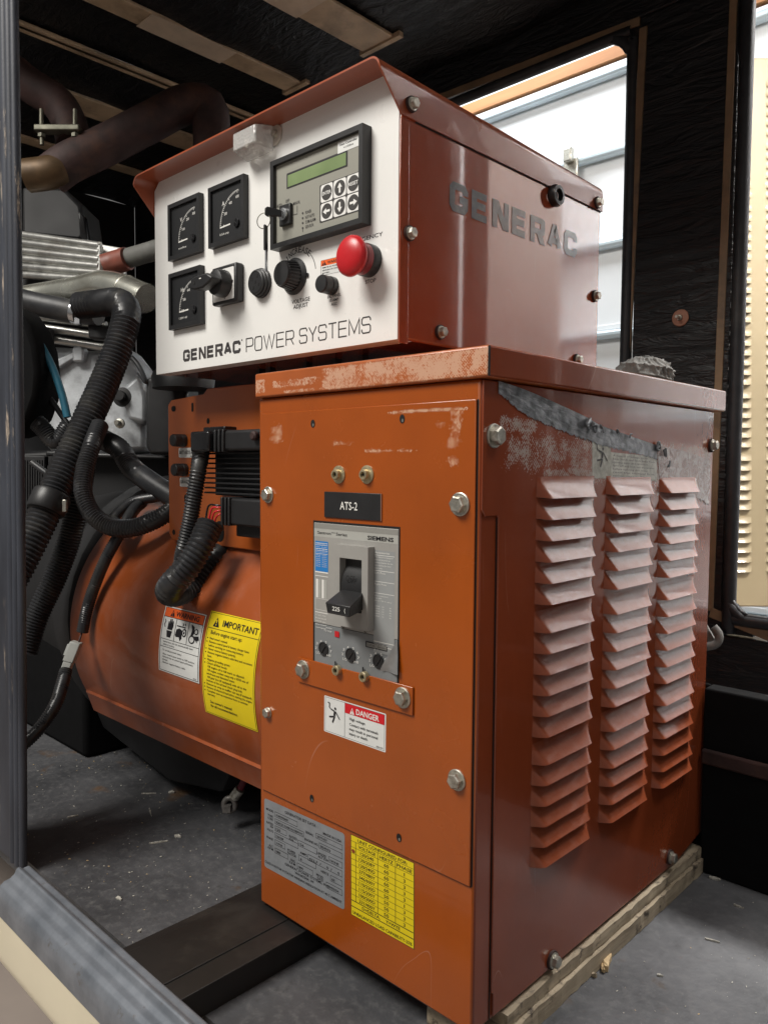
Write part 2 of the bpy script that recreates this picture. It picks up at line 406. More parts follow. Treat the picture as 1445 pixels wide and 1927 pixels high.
# ------------------------------------------------------------------ lettering
_tc = {}
def glyphs(s, bold):
    key = (s, bold)
    if key not in _tc:
        cu = bpy.data.curves.new('lettering', 'FONT'); cu.body = s; cu.size = 1; cu.resolution_u = 2; cu.offset = bold
        o = bpy.data.objects.new('lettering', cu); me = bpy.data.meshes.new_from_object(o)
        vs = [(v.co.x, v.co.y) for v in me.vertices]; fs = [tuple(p.vertices) for p in me.polygons]
        bpy.data.objects.remove(o); bpy.data.curves.remove(cu); bpy.data.meshes.remove(me)
        if vs:
            x0 = min(v[0] for v in vs); x1 = max(v[0] for v in vs)
        else: x0, x1 = 0, 1
        _tc[key] = (vs, fs, x0, x1)
    return _tc[key]
CAPH = .72
def area2(p): return sum(p[i][0]*p[(i+1) % len(p)][1]-p[(i+1) % len(p)][0]*p[i][1] for i in range(len(p)))/2
class Label:
    """flat print in u, v (0..1 across the sheet); fn maps (u, v, height) to the place"""
    def __init__(s, fn, layer=.00018): s.mb = MB(); s.fn = fn; s.k = layer; s.asp = 1.; s.L = 0
    def _z(s, L): s.L += .02; return (L+s.L*.02)*s.k
    def poly(s, pts, m=0, L=1):
        if area2(pts) < 0: pts = pts[::-1]
        h = s._z(L); s.mb.add([s.fn(u, v, h) for u, v in pts], [list(range(len(pts)))], m); return s
    def rect(s, u0, v0, u1, v1, m=0, L=1, nu=1, nv=1):
        h = s._z(L); s.mb.grid(lambda a, b: s.fn(u0+(u1-u0)*a, v0+(v1-v0)*b, h), nu, nv, m); return s
    def rrect(s, u0, v0, u1, v1, ru, rv, m=0, L=1, n=4):
        P = []
        for cu, cv, a0 in ((u1-ru, v1-rv, 0), (u0+ru, v1-rv, 90), (u0+ru, v0+rv, 180), (u1-ru, v0+rv, 270)):
            for i in range(n+1):
                a = math.radians(a0+90*i/n); P.append((cu+ru*math.cos(a), cv+rv*math.sin(a)))
        return s.poly(P, m, L)
    def disc(s, u, v, ru, rv, m=0, L=1, n=24, a0=0):
        return s.poly([(u+ru*math.cos(2*PI*i/n+a0), v+rv*math.sin(2*PI*i/n+a0)) for i in range(n)], m, L)
    def frame(s, u0, v0, u1, v1, tu, tv, m=0, L=1, nv=1):
        s.rect(u0, v0, u1, v0+tv, m, L); s.rect(u0, v1-tv, u1, v1, m, L)
        s.rect(u0, v0+tv, u0+tu, v1-tv, m, L, 1, nv); s.rect(u1-tu, v0+tv, u1, v1-tv, m, L, 1, nv); return s
    def stroke(s, pts, tu, tv, m=0, L=1, closed=False):
        """polyline with mitred corners, thickness tu across u and tv across v"""
        n = len(pts); Q = [V((p[0]/tu, p[1]/tv, 0)) for p in pts]; A = []; B = []
        for i in range(n):
            a = Q[i-1] if (i or closed) else None; c = Q[(i+1) % n] if (i < n-1 or closed) else None; b = Q[i]
            d1 = (b-a).normalized() if a is not None else (c-b).normalized(); d2 = (c-b).normalized() if c is not None else d1
            n1 = V((-d1.y, d1.x, 0)); n2 = V((-d2.y, d2.x, 0)); mm = n1+n2
            if mm.length < .3: mm = n1
            mm.normalize(); k = .5/max(.42, mm.dot(n1)); A.append(b+mm*k); B.append(b-mm*k)
        h = s._z(L); P = [s.fn(p.x*tu, p.y*tv, h) for p in A+B]
        F = [(i, n+i, n+(i+1) % n, (i+1) % n) for i in range(n if closed else n-1)]
        s.mb.add(P, F, m); return s
    def text(s, st, u, v, cap, width=None, align='l', m=1, L=2, bold=0., uasp=None, rot=0, uv=1.):
        """cap height in v units; width in u units, else natural width with uv = u units per v unit"""
        vs, fs, x0, x1 = glyphs(st, bold); k = cap/CAPH
        ku = width/(x1-x0) if width else k*uv
        wd = (x1-x0)*ku; off = {'l': 0, 'c': -wd/2, 'r': -wd}[align]; h = s._z(L); P = []
        for x, y in vs:
            a, b = off+(x-x0)*ku, y*k
            if rot: c, d = math.cos(rot), math.sin(rot); a, b = a*c-b*d*uv, a*d/uv+b*c
            P.append(s.fn(u+a, v+b, h))
        s.mb.add(P, fs, m); return s
    def build(s, name, mats, parent): return s.mb.build(name, mats, parent, smooth=0, recalc=False)
def quad_fn(tl, tr, bl, br, n):
    """sheet from four corners of a flat quad (averaged to a parallelogram), normal n towards the viewer"""
    tl, tr, bl, br, n = V(tl), V(tr), V(bl), V(br), V(n)
    du = ((tr-tl)+(br-bl))/2; dv = ((tl-bl)+(tr-br))/2; o = bl.copy()
    c = (tl+tr+bl+br)/4; o = c-du/2-dv/2
    return lambda u, v, h: o+du*u+dv*v+n*h
LOGO = {'G': [[(1, .70), (1, .86), (.86, 1), (.14, 1), (0, .86), (0, .14), (.14, 0), (.86, 0), (1, .14), (1, .46), (.55, .46)]],
 'E': [[(1, 1), (0, 1), (0, 0), (1, 0)], [(0, .52), (.92, .52)]], 'N': [[(0, 0), (0, 1), (1, 0), (1, 1)]],
 'R': [[(0, 0), (0, 1), (.86, 1), (1, .88), (1, .55), (.86, .43), (0, .43)], [(.62, .43), (1, 0)]],
 'A': [[(0, 0), (.45, 1), (.55, 1), (1, 0)], [(.2, .3), (.8, .3)]],
 'C': [[(1, .68), (1, .86), (.86, 1), (.14, 1), (0, .86), (0, .14), (.14, 0), (.86, 0), (1, .14), (1, .32)]],
 'P': [[(0, 0), (0, 1), (.86, 1), (1, .88), (1, .52), (.86, .40), (0, .40)]],
 'O': [[(.14, 0), (.86, 0), (1, .14), (1, .86), (.86, 1), (.14, 1), (0, .86), (0, .14)]],
 'W': [[(0, 1), (.25, 0), (.5, 1), (.75, 0), (1, 1)]], 'Y': [[(0, 1), (.5, .45), (1, 1)], [(.5, .45), (.5, 0)]],
 'S': [[(1, .76), (1, .88), (.86, 1), (.14, 1), (0, .88), (0, .64), (.14, .52), (.86, .52), (1, .4), (1, .13), (.86, 0), (.14, 0), (0, .12), (0, .25)]],
 'T': [[(0, 1), (1, 1)], [(.5, 1), (.5, 0)]], 'M': [[(0, 0), (0, 1), (.5, .12), (1, 1), (1, 0)]]}
def logo(lb, st, u0, u1, v0, v1, tu, tv, gap=.24, m=1, L=2):
    ws = {'W': 1.45, 'M': 1.2}; tot = sum(ws.get(c, 1) for c in st)+gap*(len(st)-1); k = (u1-u0)/tot; x = u0
    for c in st:
        wd = ws.get(c, 1)*k
        if c == 'N':
            for xx in (x, x+wd-tu): lb.rect(xx, v0, xx+tu, v1, m, L)
            k_ = tu*1.18; lb.poly([(x, v1), (x+k_, v1), (x+wd, v0), (x+wd-k_, v0)], m, L); x += wd+gap*k; continue
        for pl in ([] if c == 'R' and tu/wd > .2 else LOGO[c]):
            pts = [(x+tu/2+p[0]*(wd-tu), v0+tv/2+p[1]*(v1-v0-tv)) for p in pl]
            lb.stroke(pts, tu, tv, m, L, closed=(c == 'O'))
        if c == 'R' and tu/wd > .2:
            hh = v1-v0; vm = v0+hh*.36; t2 = tv*.86; x1_ = x+wd
            lb.rect(x, v0, x+tu, v1, m, L)
            lb.poly([(x+tu, v1), (x1_-tu*.35, v1), (x1_, v1-tv*.35), (x1_, v1-t2), (x+tu, v1-t2)], m, L)
            lb.rect(x1_-tu, vm+t2, x1_, v1-t2, m, L)
            lb.poly([(x+tu, vm), (x1_-tu*.35, vm), (x1_, vm+tv*.35), (x1_, vm+t2), (x+tu, vm+t2)], m, L)
            lb.poly([(x+.46*wd, vm), (x+.84*wd, vm), (x+1.03*wd, v0), (x+.66*wd, v0)], m, L)
        x += wd+gap*k
def warn_triangle(lb, u, v, hu, hv, m, minner, L=2):
    lb.poly([(u-hu, v-hv), (u+hu, v-hv), (u, v+hv)], m, L)
    lb.poly([(u-hu*.12, v-hv*.25), (u+hu*.12, v-hv*.25), (u+hu*.2, v+hv*.45), (u-hu*.2, v+hv*.45)], minner, L+1)
    lb.disc(u, v-hv*.6, hu*.15, hv*.17, minner, L+1, 10)

# ------------------------------------------------------------------ fasteners
def hex_bolt(parent, p, n, r, washer=1.35, m='zinc', h=.75, seal=None):
    p, n = V(p), V(n).normalized(); mb = MB(); ph = random.random()
    z = 0
    if seal: mb.lathe(p, n, [(r*1.5, 0), (r*1.5, seal)], 20, 1); z = seal
    mb.lathe(p+n*z, n, [(r*washer, 0), (r*washer, r*.16), (r*washer*.93, r*.22)], 24)
    mb.lathe(p+n*(z+r*.2), n, [(r, 0), (r, r*h*.85), (r*.82, r*h), (r*.4, r*h*.97)], 6, phase=ph)
    return mb.build('bolt', [m, 'pipe_brown'], parent, smooth=25)
def socket_bolt(parent, p, n, r, washer=True):
    p, n = V(p), V(n).normalized(); mb = MB(); z = 0
    if washer: mb.lathe(p, n, [(r*1.75, 0), (r*1.75, r*.2), (r*1.1, r*.34)], 24); z = r*.3
    mb.lathe(p+n*z, n, [(r, 0), (r, r*.85), (r*.9, r*1.0), (r*.55, r*1.0), (r*.5, r*.5)], 20)
    mb.lathe(p+n*(z+r*.5), n, [(r*.5, 0), (r*.5, r*.02)], 6, 1)
    return mb.build('socket_bolt', ['brass_zinc', 'dark'], parent, smooth=30)
def hole(parent, p, n, ru, rv, name='screw_hole'):
    u, v, n = basis(n); p = V(p); mb = MB()
    mb.add([p+n*.0004+u*ru*math.cos(a)+v*rv*math.sin(a) for a in [2*PI*i/16 for i in range(16)]], [list(range(16))], 0)
    mb.add([p+n*.0006-v*rv*.35+u*ru*.25+u*ru*.35*math.cos(a)+v*rv*.4*math.sin(a) for a in [2*PI*i/10 for i in range(10)]], [list(range(10))], 1)
    return mb.build(name, ['dark', 'zinc'], parent, smooth=0)
# ================================================================== THE PLACE
ZF = -.035                      # enclosure floor
YW = 1.0                        # far wall of the enclosure
W, D, ZT, ZC = .31, .515, .5852, .6123
NY, NX, NZ = V((0, -1, 0)), V((1, 0, 0)), V((0, 0, 1))

# ---- floor and outside ground
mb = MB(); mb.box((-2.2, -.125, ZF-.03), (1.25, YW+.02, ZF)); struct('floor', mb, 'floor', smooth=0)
mb = MB(); mb.grid(lambda a, b: V((-8+16*a, -6+14*b, -.42)), 4, 4); struct('ground', mb, 'ground')

# ---- enclosure shell: one thing with its walls, roof, ribs, seals, post and sill
enc = thing('generator_enclosure', 'black foam lined sheet metal enclosure around the orange generator', 'enclosure', (0, YW, ZF))
def wallbox(name, x0, x1, z0, z1, m='foam_wall', y0=YW, y1=YW+.04):
    mb = MB()
    nx = max(2, int((x1-x0)/.02)); nz = max(2, int((z1-z0)/.02))
    mb.box((x0, y0, z0), (x1, y1, z1)); return mb.build(name, m, enc, bevel=.004)
oL0, oL1, oZ1 = -1.02, onY(1183, 400, YW).x, onY(1030, 117, YW).z-.004       # left opening
oLz0 = .66
rz0 = onY(1400, 1180, YW).z+.012                                              # right opening bottom
pR = onY(1398, 300, YW).x; rX1 = .80; ZR = 1.50
wallbox('foam_panel', -2.1, oL0-.02, ZF, ZR)
wallbox('foam_panel', oL0-.02, rX1+.42, oZ1+.02, ZR+.02)
wallbox('foam_panel', oL0-.02, oL1+.026, ZF, oLz0-.02)
wallbox('foam_panel', oL1+.014, pR-.013, ZF, oZ1+.02)
wallbox('foam_panel', pR-.022, rX1+.02, ZF, rz0-.034)
wallbox('foam_panel', rX1+.02, rX1+.062, ZF, oZ1+.02)
wallbox('foam_panel', rX1+.100, rX1+.45, ZF, oZ1+.02)
wallbox('foam_panel', rX1+.062, rX1+.100, ZF, .40)  # slit left above, added for a bright streak in the control cabinet's reflection
# lower wall with ledge right behind the cabinet
mb = MB(); yk = .497
zl = onY(1400, 1437, yk).z
zk = onY(1400, 1310, yk).z; mb.box((W+.004, yk, ZF), (1.25, yk+.03, zk)); mb.box((.0, D+.006, ZF), (W+.0035, yk+.03, zk)); mb.build('kick_panel', 'soot', enc, bevel=.004)
mb = MB(); mb.box((W+.006, yk-.010, zl-.012), (1.25, yk-.0005, zl+.008)); mb.build('ledge', 'pipe_brown', enc, bevel=.003)
# button washer that pins the foam
c = onY(1281, 598, YW); mb = MB()
mb.lathe(c+NY*.001, NY, [(.0165, 0), (.017, .0015), (.0155, .003), (.006, .0035)], 28)
mb.lathe(c+NY*.004, NY, [(.0058, 0), (.0058, .005)], 6, 1); mb.lathe(c+NY*.008, NY, [(.003, 0), (.003, .014)], 10, 1)
MT['copper'] = mat('copper_paint', (.42, .20, .13), .5, .1); mb.build('foam_pin', ['copper', 'zinc'], enc)
# rubber seals round the openings
def rounded_path(x0, x1, z0, z1, r, y, n=6):
    P = []
    for cx, cz, a0 in ((x1-r, z1-r, 0), (x0+r, z1-r, 90), (x0+r, z0+r, 180), (x1-r, z0+r, 270)):
        for i in range(n+1):
            a = math.radians(a0+90*i/n); P.append(V((cx+r*math.cos(a), y, cz+r*math.sin(a))))
    return P
def seal(name, x0, x1, z0, z1, r, rad):
    P = rounded_path(x0, x1, z0, z1, r, YW+.002); mb = MB(); mb.tube(P, rad, 10, closed=True, step=.012)
    mb.tube([p+V((0, -.004, 0))+(V((x0/2+x1/2, YW, z0/2+z1/2))-p).normalized()*rad*.75 for p in P], rad*.33, 8, closed=True, step=.012)
    return mb.build(name, 'black_rubber', enc, smooth=60)
seal('window_seal', oL0, oL1, oLz0, oZ1, .06, .012)
seal('window_seal', pR, rX1, rz0, oZ1+.03, .045, .013)
def gussets(x0, x1, z0, z1, r):
    for cx, cz, sx_, sz_ in ((x1, z1, -1, -1), (x0, z1, 1, -1), (x0, z0, 1, 1), (x1, z0, -1, 1)):
        arc = [V((cx+sx_*r*(1-math.cos(PI/2*i/8)), YW+.004, cz+sz_*r*(1-math.sin(PI/2*i/8)))) for i in range(9)]
        mb = MB(); mb.prism([V((cx-sx_*.03, YW+.004, cz-sz_*.03)), V((cx-sx_*.03, YW+.004, cz+sz_*r))]+arc+[V((cx+sx_*r, YW+.004, cz-sz_*.03))], (0, .02, 0)); mb.build('corner_gusset', 'deep_black', enc)
gussets(oL0, oL1, oLz0, oZ1, .06); gussets(pR, rX1, rz0, oZ1+.03, .045)
def bar(name, p, q, wid, m, y=YW-.0025, th=.006, par=None):
    p, q = V(p), V(q); d = (q-p).normalized(); s = d.cross(NY).normalized()*wid/2
    mb = MB(); mb.prism([V((a.x, y, a.z)) for a in (p-s, q-s, q+s, p+s)], (0, th, 0)); return mb.build(name, m, par or enc, bevel=.0015)
bar('frame_strip', onY(700, 232, YW), onY(1204, 38, YW), .017, 'tan_strip')
bar('frame_strip', onY(1211, 50, YW), onY(1172, 800, YW), .017, 'tan_strip')
bar('frame_strip', onY(1383, -60, YW), onY(1335, 1150, YW), .015, 'tan_strip')
bar('frame_strip', onY(1336, 1152, YW), onY(1520, 1226, YW), .020, 'tan_strip')
# roof: foam sheet between tan ribs that run across
mb = MB(); mb.grid(lambda a, b: V((-2.1+2.85*a, -.2+1.22*b, ZR+.006*math.sin(a*40)+.004*math.sin(b*23+a*9))), 120, 20); mb.box((-2.1, -.2, ZR+.03), (.75, YW+.04, ZR+.05))
mb.build('roof_lining', 'foam_roof', enc, smooth=80)
def rib_at(pl, pr_, pe): a_, b_ = onZ(*pl, ZR), onZ(*pr_, ZR); return (a_.x+b_.x)/2, abs(b_.x-a_.x), (onZ(*pe, ZR).y if pe else YW-.02)
for (xc, wd, y1, tape) in ((*rib_at((440, 118), (458, 95), (566, 146)), True), (*rib_at((180, 106), (190, 98), None), False), (*rib_at((186, 102), (194, 95), None), False),
                           (*rib_at((600, 42), (655, 8), (716, 70)), True), (*rib_at((175, 215), (200, 190), None), False), (-1.75, .05, YW-.02, False)):
    mb = MB(); mb.box((xc-wd/2, -.2, ZR-.012), (xc+wd/2, y1, ZR-.004)); r = mb.build('roof_rib', 'rib_tan', enc, bevel=.002)
    if tape:
        mb = MB(); mb.box((xc-wd/2-.003, y1-.20, ZR-.0145), (xc+wd/2+.002, y1-.42, ZR-.0125)); mb.build('tape_strip', 'rib_tape', r, bevel=.0006)
        mb = MB(); mb.box((xc-wd/2-.012, y1, ZR-.016), (xc+wd/2+.02, y1+.014, ZR-.004)); mb.build('end_strip', 'rib_tan', r, bevel=.001)
# end wall, left
mb = MB(); mb.box((-2.14, -.2, ZF), (-2.1, YW, ZR)); mb.build('end_panel', 'deep_black', enc)
mb = MB(); mb.box((1.22, .62, ZF), (1.25, YW, ZR)); mb.build('end_panel', 'deep_black', enc)
mb = MB(); mb.box((-1.62, -.1, ZF), (-1.58, YW-.01, .55)); mb.build('bulkhead', 'deep_black', enc)

# door post at the left, rubber bulb on its edge
yp = -.14
pt, pb = onY(36, -20, yp), onY(49, 1646, yp); ptl, pbl = onY(-120, -20, yp), onY(-120, 1660, yp)
pt2, pb2 = pt+(pt-pb)*.03, pb
mb = MB(); k = V((0, .05, 0))
dxs = .008
A, B = V((pb.x-dxs, yp, ZF)), V((pt.x-dxs, yp, ZR+.05)); k = V((0, .004, 0))
mb.prism([A, B, B+V((-.14, 0, 0)), A+V((-.14, 0, 0))], k); post = mb.build('door_post', 'post_trim', enc, bevel=.001)
for dx, rad in ((-.006, .0055), (-.019, .0065), (-.033, .007)):
    mb = MB(); mb.tube([V((pb.x+dx, yp-.001, ZF+.006)), V(((pb.x+pt.x)/2+dx, yp-.001, .5)), V((pt.x+dx, yp-.001, ZR+.04))], rad, 12, pitch=.006 if dx == -.006 else None, depth=.05)
    mb.build('edge_bulb', 'post_trim', post, smooth=60)
# sill rail and painted panel below it
Ra, Rb = onZ(41, 1639, 0.), onZ(356, 1927, 0.); du = (Rb-Ra)
ux = du.normalized(); nx_ = V((ux.y, -ux.x, 0))          # outwards, towards the camera
if nx_.y > 0: nx_ = -nx_
def sill_strip(name, prof, m, a=-.03, b=2.4, smooth=60):
    mb = MB(); mb.grid(lambda s, t: Ra+du*(a+(b-a)*s)+nx_*interp(prof, t)[0]+NZ*interp(prof, t)[1], 60, len(prof)*4, 0); return mb.build(name, m, enc, smooth=smooth)
def interp(prof, t):
    n = len(prof)-1; x = min(t*n, n-1e-6); i = int(x); f = x-i; f = f*f*(3-2*f) if False else f
    return (prof[i][0]*(1-f)+prof[i+1][0]*f, prof[i][1]*(1-f)+prof[i+1][1]*f)
SILL = [(-.0175, ZF), (-.0165, -.006), (-.013, -.0025), (-.006, -.0035), (-.0022, -.0005), (0, 0), (.002, -.001), (.005, -.007), (.010, -.0105), (.017, -.0115), (.022, -.015), (.026, -.023), (.0275, -.033), (.0275, -.048)]
sill_strip('sill_rail', SILL, 'galv')
sill_strip('skirt_panel', [(.0255, -.040), (.0258, -.060), (.0262, -.104), (.0235, -.114), (.018, -.117), (-.02, -.118)], 'skirt_tan')
# ---- outside the far openings: sectional garage door, timber header, another louvred panel
YD = 2.6
gd = thing('garage_door', 'white sectional garage door seen through the enclosure opening', 'garage door', (0, YD, -.42))
zs = [onY(1100, 292, YD).z, onY(1140, 463, YD).z, onY(1150, 617, YD).z]
pz = (zs[0]-zs[2])/2
top = onY(1040, 170, YD).z
edges = [top]+[zs[0]-pz*i for i in range(0, 9)]
edges = [e for e in edges if e > -.42]+[-.42]
for a, b in zip(edges[:-1], edges[1:]):
    mb = MB(); mb.box((-4.5, YD, b+.006), (1.62, YD+.05, a-.006)); mb.build('door_section', 'door_white', gd, bevel=.006)
for e in edges[:-1]:
    mb = MB(); mb.box((-4.5, YD-.05, e-.048), (1.62, YD-.001, e-.014)); mb.build('strut', 'strut', gd, bevel=.012)
    mb = MB(); mb.box((-4.5, YD-.012, e-.010), (1.62, YD-.001, e+.016)); mb.build('seam_strip', 'door_white', gd, bevel=.004)
hp = onY(1075, 308, YD-.06); mb = MB()
mb.box((hp.x-.035, YD-.07, hp.z-.07), (hp.x+.035, YD-.055, hp.z+.02)); mb.box((hp.x-.02, YD-.10, hp.z+.0), (hp.x+.02, YD-.07, hp.z+.06)); mb.build('hinge', 'zinc', gd, bevel=.006)
zh0, zh1 = onY(1040, 158, YD).z, onY(1040, 136, YD).z
mb = MB(); mb.box((-4.6, YD-.02, zh0), (1.7, YD+.1, zh1)); o = mb.build('header_beam', 'header_wood'); tag(o, 'orange toned timber beam running above the white garage door', 'beam')
mb = MB(); mb.box((-5, YD+.2, -.42), (1.62, YD+.25, 5)); o = mb.build('building_wall', 'door_white'); tag(o, 'pale wall above the timber beam over the garage door', 'wall')

mb = MB(); mb.box((1.66, YD-.9, -.42), (4.5, YD+.25, 5)); o = mb.build('side_wall', 'door_white'); tag(o, 'plain pale wall to the right of the white garage door', 'wall')  # unseen wall, added to show in the cabinet side's reflection
mb = MB(); mb.box((1.207, 2.0, -.42), (1.56, 2.03, 2.6)); o = mb.build('open_door', 'door_grey', bevel=.004); tag(o, 'plain grey door standing open far to the right beyond the enclosure', 'door')  # added unseen panel, makes the mid-bright band reflected in the control cabinet
# louvred tan panel beyond the right opening
dP = 2.62
n_ = -(FW-NZ*FW.dot(NZ)).normalized(); u_ = NZ.cross(n_)
po = onD(1400, 620, dP)
def panel_xz(px, py):          # pixel on that panel
    d = ray(px, py); t = (po-CAM).dot(n_)/d.dot(n_); q = CAM+d*t; return (q-po).dot(u_), (q-po).z
lp = thing('louvered_panel', 'tan louvred sheet metal panel beyond the right hand opening', 'panel', (po.x, po.y, -.42))
a0 = panel_xz(1360, 1142); a1 = panel_xz(1600, 108)
P4 = [po+u_*(a0[0]-.25)+NZ*a0[1], po+u_*a1[0]+NZ*a0[1], po+u_*a1[0]+NZ*a1[1], po+u_*(a0[0]-.25)+NZ*a1[1]]
mb = MB(); mb.prism(P4, -n_*.05); mb.build('sheet', 'tan', lp, bevel=.006)
def louver_shape(mb, org, u, up, n, wd, ht, dp, nu=12, nv=6, m=0, mslot=1):
    """pressed louvre: blends out of the sheet at its top, stands open at its bottom lip"""
    org, u, up, n = V(org), V(u), V(up), V(n)
    def f(a, b):        # b 0 top .. 1 lip
        e = min(1, min(a, 1-a)/(.03+.10*b)); e = math.sin(e*PI/2)
        prof = .8*b**1.9+.2*math.sin(b*PI/2)**1.6
        h = dp*prof*e
        return org+u*(wd*(a-.5))+up*(-ht*b-(.06*ht*e*b))+n*(h+.0002)
    mb.grid(f, nu, nv, m)
    # inner return of the lip and the dark opening behind
    L = [f(i/nu, 1) for i in range(nu+1)]
    mb.add(L+[p-n*dp*.10+up*ht*.01 for p in L], [(i, i+1, nu+2+i, nu+1+i) for i in range(nu)], m)
    q = [f(i/nu, 1)-n*((f(i/nu, 1)-org).dot(n)) for i in range(nu+1)]
    mb.add([p+n*.0006+up*ht*.36 for p in q[1:-1]]+[p+n*.0006-up*ht*.02 for p in q[1:-1]], [(i, i+1, nu-1+i+1, nu-1+i) for i in range(nu-2)], mslot)
rows = []
y = 150.
k = 0
while y < 1080:
    rows.append(y); y += 18.4; k += 1
    if k % 6 == 0: y += 7
for (x0, x1) in ((1352, 1414), (1441, 1503)):
    for yy in rows:
        xa, z = panel_xz(x0, yy); xb, _ = panel_xz(x1, yy)
        if len(lp.children) > 100: break
        mb = MB(); louver_shape(mb, po+u_*((xa+xb)/2)+NZ*z, u_, NZ, n_, xb-xa, .021, .011, 8, 4)
        mb.build('louver', ['tan', 'dark'], lp, smooth=70, recalc=False)

# ---- crossmember and timber under the cabinet
z = ZF+.030
b1, b2 = onZ(240, 1778, z), onZ(490, 1665, z); b3 = onZ(345, 1880, z)
x0 = (b1.x+b2.x)/2; x1 = b3.x
mb = MB(); mb.box((x0, -.16, ZF), (x1, .52, z)); mb.box((x0+.012, -.155, z), (x1-.03, .5, z+.0015))
o = mb.build('crossmember', 'black_steel', bevel=.003); tag(o, 'black steel skid crossmember lying on the floor under the orange cabinet', 'beam')
rw = random.Random(3)
def plank(y0, y1, z0, z1, x0, x1, label):
    n = 46; ys = [y0+(y1-y0)*i/n for i in range(n+1)]; mb = MB(); lo = [z0+rw.uniform(0, .0010) for _ in ys]; hi = [z1-abs(rw.gauss(0, .0006)) for _ in ys]; xo = [x1+rw.gauss(0, .0004) for _ in ys]
    mb.add([V((xo[i], ys[i], lo[i])) for i in range(n+1)]+[V((xo[i]+rw.gauss(0, .0006), ys[i], hi[i])) for i in range(n+1)]+[V((x0, ys[i], z1-.0002)) for i in range(n+1)]+[V((x0, ys[i], z0)) for i in range(n+1)],
           [(k*(n+1)+i, k*(n+1)+i+1, ((k+1) % 4)*(n+1)+i+1, ((k+1) % 4)*(n+1)+i) for k in range(4) for i in range(n)]+[(0, n+1, 2*n+2, 3*n+3), (n, 2*n+1, 3*n+2, 4*n+3)])
    tag(mb.build('wood_plank', 'wood', smooth=0), label, 'plank', 'planks under the cabinet')
plank(.045, .50, -.0145, -.0005, W-.075, W+.0065, 'upper weathered plank directly under the orange cabinet')
plank(.02, .497, ZF, -.0150, W-.07, W+.0105, 'lower weathered plank lying on the floor under another plank')

# ================================================================== SWITCH CABINET
cab = thing('switch_cabinet', 'tall orange steel switch cabinet with louvred side and grey circuit breaker', 'cabinet', (W/2, D/2, 0))
def sx(px, py): p = onX(px, py, W); return p.y, p.z
def fr(px, py): p = onY(px, py, 0.); return p.x, p.z
c1, c2 = sx(1321, 1566), sx(1276, 1620)
def yz_prism(pts, x0, x1): return [V((x0, a, b)) for a, b in pts], V((x1-x0, 0, 0))
mb = MB(); P, v = yz_prism([(0, 0), (c2[0], 0), (D, max(.012, c1[1])), (D, ZT), (0, ZT)], 0, W); mb.prism(P, v)
front_resid = [(.015, .055, .527, .560, .94, .012), (.118, .160, .526, .538, .95, .006), (.17, .245, .521, .528, .99, .004), (.272, .296, .52, .565, .96, .008), (.255, .282, .540, .556, .95, .008), (.272, .296, .505, .523, .95, .008), (.20, .30, .557, .564, .97, .003)]
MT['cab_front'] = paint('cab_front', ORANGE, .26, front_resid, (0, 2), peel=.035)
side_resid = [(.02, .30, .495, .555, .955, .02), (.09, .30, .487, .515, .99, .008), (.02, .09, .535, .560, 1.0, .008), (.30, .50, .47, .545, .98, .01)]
MT['cab_side'] = paint('cab_side', ORANGE_SHADED, .20, side_resid, (1, 2), coat=.6, peel=.10, rcol=(.42, .36, .32), weave=1700.)
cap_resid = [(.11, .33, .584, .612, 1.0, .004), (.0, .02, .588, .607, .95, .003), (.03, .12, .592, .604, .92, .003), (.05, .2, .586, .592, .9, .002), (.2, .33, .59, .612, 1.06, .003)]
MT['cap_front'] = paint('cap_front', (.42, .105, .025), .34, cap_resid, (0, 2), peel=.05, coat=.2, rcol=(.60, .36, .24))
MT['cap_side'] = paint('cap_side', ORANGE_SHADED, .2, [(.06, .2, .588, .61, .6, .02), (.40, .54, .586, .595, .6, .004)], (1, 2), coat=.6, peel=.10, rcol=(.40, .28, .26))
def box_mats(o, mats, pick):     # second slot for faces chosen by their normal
    for p in o.data.polygons: p.material_index = pick(p.normal)
    return o
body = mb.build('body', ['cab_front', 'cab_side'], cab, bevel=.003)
box_mats(body, None, lambda n: 1 if n.x > .5 else 0)  # right faces take the shaded copy of the orange
# removable front plate
tl, br_ = fr(491, 778), fr(888, 1664); tr = fr(897, 752); bl = fr(495, 1489)
px0, px1, pz0, pz1 = .0065, (tr[0]+br_[0])/2, (bl[1]+br_[1])/2, (tl[1]+tr[1])/2
YP = -.0022
mb = MB(); mb.box((px0, YP, pz0), (px1, -.0003, pz1)); mb.build('front_plate', 'cab_front', cab, bevel=.0008)
def fp(px, py, y=YP): p = onY(px, py, y); return p
# cap
xl, xr, ya, yb_ = -.0005, W+.012, -.0053, D+.0068
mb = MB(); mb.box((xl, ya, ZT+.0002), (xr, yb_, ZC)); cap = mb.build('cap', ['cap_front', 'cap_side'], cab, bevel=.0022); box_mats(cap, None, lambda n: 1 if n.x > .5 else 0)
mb = MB(); mb.box((xr-.0006, ya-.0006, ZT+.001), (xr+.0006, ya+.0012, ZC-.001)); mb.build('corner_gap', 'dark', cap)
